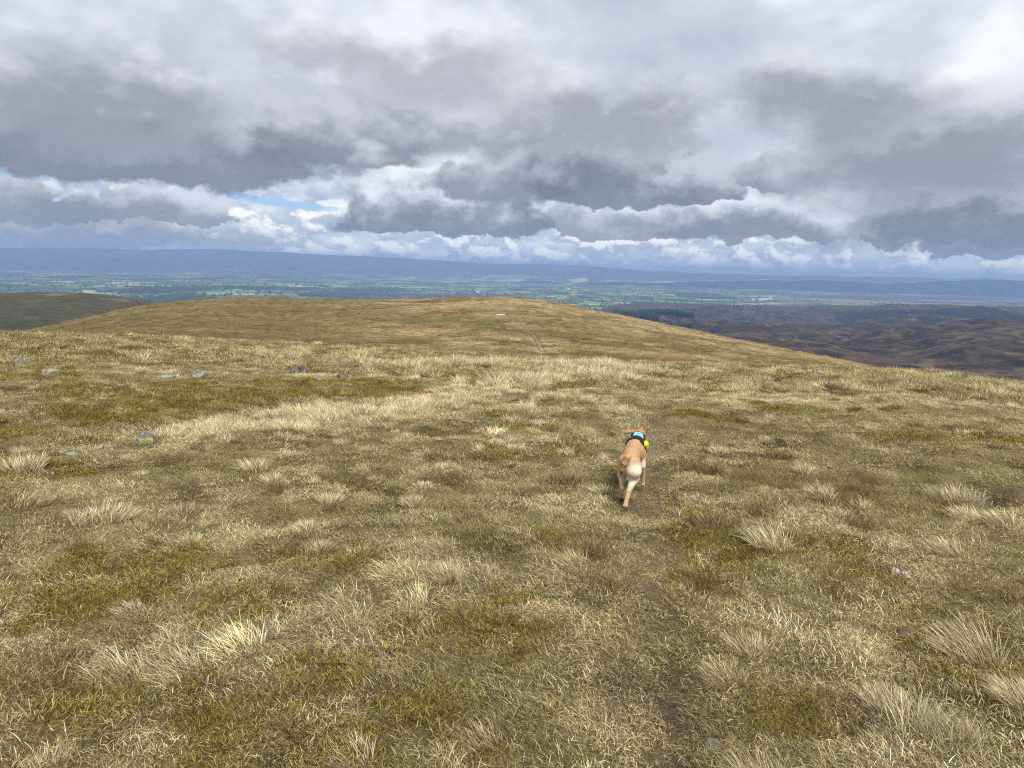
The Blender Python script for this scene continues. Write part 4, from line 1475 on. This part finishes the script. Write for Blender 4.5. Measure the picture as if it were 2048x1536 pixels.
ct_ = bpy.data.collections.new('tree_shapes')
M_TREE, M_CON = leaf_mat('distant_leaves', (0.042, 0.062, 0.030)), leaf_mat('conifer_needles', (0.022, 0.036, 0.020))
for k in range(3):
    vv, ff = rock_geo(700 + k, 30, 2)
    vv = vv * (1 + 0.25 * np.random.default_rng(k).normal(0, 1, (len(vv), 1)))
    vv = vv * np.array([0.5, 0.5, 0.5]) + np.array([0, 0, 0.5])
    ct_.objects.link(mesh_obj(f'a{k}', vv, ff, M_TREE, do_link=False))
v_, f_ = lathe([(0.06, 0), (0.06, .12), (.30, .12), (.22, .4), (.24, .42), (.13, .7), (.15, .72), (.01, 1.0)], 9)
ct_.objects.link(mesh_obj('b0', v_, f_, M_CON, do_link=False))
wood = Bag()
r = np.random.default_rng(77)
N = 170000
pd_ = 300.0 / (0.017 + (0.075 - 0.017) * r.random(N))
pa2 = (r.random(N) * 2 - 1) * R(44)
tx, ty = pd_ * np.sin(pa2), pd_ * np.cos(pa2)
_, fr2, fu_, fv_ = fields(tx, ty)
ed = np.minimum(np.minimum(fu_, 1 - fu_) * 350, np.minimum(fv_, 1 - fv_) * 330)
wn = fbm(tx * 0.0011, ty * 0.0007, 4, 411)
hth = sstep(np.degrees(pa2), 18, 24)
keep = ((ed < 7) & (r.random(N) < 0.40 * (1 - 0.9 * hth))) | ((wn > 0.36) & (r.random(N) < 0.35)) | (r.random(N) < 0.006)
tx, ty = tx[keep], ty[keep]
n = len(tx)
sc = 9 + 10 * r.random(n)
wood.add(tx, ty, valley_z(tx, ty), r.random(n) * 6.28, np.zeros((n, 2)), np.stack([sc * 1.5, sc * 1.5, sc], -1), r.integers(0, 3, n), np.ones((n, 3)))
# conifer plantation on the moor's near left end
_pa, _pt = ray([1225, 1385], [630, 650])
N = 15000
a3 = _pa[0] + (_pa[1] - _pa[0]) * r.random(N)
d3 = 2300 + 2500 * r.random(N)
from numpy import interp


def moor_z(a, d):
    i = np.clip(np.searchsorted(ma, a) - 1, 0, 618)
    j = np.clip(np.searchsorted(md, d) - 1, 0, 428)
    return MZ[j, i]


x3, y3 = d3 * np.sin(a3), d3 * np.cos(a3)
kk = (fbm(x3 * .003, y3 * .002, 3, 9) > -0.25) & (d3 < 4700 - 900 * (a3 - _pa[0]) / (_pa[1] - _pa[0]))
x3, y3, z3 = x3[kk], y3[kk], moor_z(a3, d3)[kk]
n = len(x3)
sc = 16 + 10 * r.random(n)
wood.add(x3, y3, z3 - 1, r.random(n) * 6.28, np.zeros((n, 2)), np.stack([sc, sc, sc], -1), np.full(n, 3), np.ones((n, 3)))
wood.build('woodland', ct_, 'distant hedgerow trees and dark plantations in the valley')

M_SHED = surf('white_render', lambda gg: vmul(gg, gg.mix(0.0, (0.72, 0.71, 0.68), (0, 0, 0)), gg.step(gg.noise(pos(gg), 0.1, 3, 0.6), 0.3, 0.7, 0.9, 1.05)), 0.8, 0.2)
M_SLATE = surf('grey_roof', lambda gg: vmul(gg, gg.mix(0.0, (0.40, 0.41, 0.43), (0, 0, 0)), gg.step(gg.noise(pos(gg), 0.2, 3, 0.6), 0.3, 0.7, 0.85, 1.1)), 0.6, 0.3)


def barn(u, v, length, depth, height, yaw, label):
    (A,), (T,) = ray(u, v)
    d = np.geomspace(3000, 18000, 4000)
    zz = valley_z(d * math.sin(A), d * math.cos(A))
    k = np.argmax(CAM_H - T * d <= zz)
    x, y, z = d[k] * math.sin(A), d[k] * math.cos(A), zz[k]
    root = link(bpy.data.objects.new('farm_building', None))
    root.location, root.rotation_euler = (x, y, z), (0, 0, yaw)
    l, w, h = length / 2, depth / 2, height
    gab = h * 1.5
    wv = [(-l, -w, -3), (l, -w, -3), (l, w, -3), (-l, w, -3), (-l, -w, h), (l, -w, h), (l, w, h), (-l, w, h), (-l, 0, gab), (l, 0, gab)]
    mesh_obj('wall', wv, [(0, 1, 5, 4), (2, 3, 7, 6), (3, 0, 4, 8, 7), (1, 2, 6, 9, 5)], M_SHED, root, smooth=False)
    e = 1.06
    rv = []
    for sx in (-l * e, l * e):
        for (yy, zz_) in ((-w * e, h - .3), (0, gab + .4), (w * e, h - .3), (w * e, h + .5), (0, gab + 1.2), (-w * e, h + .5)):
            rv.append((sx, yy, zz_))
    mesh_obj('roof', rv, [(0, 6, 7, 1), (1, 7, 8, 2), (2, 8, 9, 3), (3, 9, 10, 4), (4, 10, 11, 5), (5, 11, 6, 0), (0, 1, 4, 5), (1, 2, 3, 4), (6, 11, 10, 7), (7, 10, 9, 8)], M_SLATE, root, smooth=False)
    return tag(root, label, 'building', 'tiny farm buildings in the valley')


for u, v, L_, D_, H_, yw, lab in [
        (1506, 600.5, 40, 24, 14, .3, 'leftmost pale shed of the farm in the valley at the right'),
        (1521, 600.8, 55, 26, 16, .1, 'grey roofed barn second from the left in the valley farm'),
        (1531, 599.6, 80, 26, 15, -.1, 'longest white shed in the middle of the valley farm'),
        (1541, 599.4, 45, 24, 13, .2, 'short white shed at the right end of the valley farm'),
        (1541, 594.4, 30, 22, 13, .2, 'lone white house behind the valley farm'),
        (955, 585.0, 45, 26, 14, .1, 'white farmhouse in the green fields above the hill top'),
        (1138, 579.0, 60, 26, 14, -.1, 'long pale barn among fields right of the hill top'),
        (600, 574.0, 60, 28, 14, .2, 'pale barn in the fields above the left of the hill')]:
    barn(u, v, L_, D_, H_, yw, lab)

m_s, g_s, o_s = new_mat('thin_smoke')
pvs = g_s.node('ShaderNodeVolumePrincipled')
pvs.inputs['Color'].default_value = (0.93, 0.94, 0.97, 1)
pvs.inputs['Density'].default_value = 0.0022
g_s.t.links.new(pvs.outputs[0], o_s.inputs['Volume'])
for k, (u, v, lab) in enumerate([(902, 592, 'fainter left plume of grey smoke behind the hill top'), (964, 592, 'right plume of pale smoke rising behind the hill top')]):
    (A,), (T,) = ray(u, v)
    d = 7200.0
    prof = [(1, 0), (22, 10), (38, 60), (55, 110), (48, 150), (26, 185), (2, 200)]
    v_, f_ = lathe(prof, 14)
    v_ = np.array(v_)
    v_[:, 0] += 0.12 * v_[:, 2] + 12 * np.sin(v_[:, 2] / 40.0 + k)
    v_[:, :2] *= 1 + 0.2 * fbm(v_[:, 0:1] * .03, v_[:, 2:3] * .03, 2, k)
    o = mesh_obj('smoke', v_, f_ + [tuple(range(13, -1, -1)), tuple(range(len(v_) - 14, len(v_)))], m_s)
    o.location = (d * math.sin(A), d * math.cos(A), CAM_H - T * d - 25)
    tag(o, lab, 'smoke', 'smoke plumes', 'stuff')
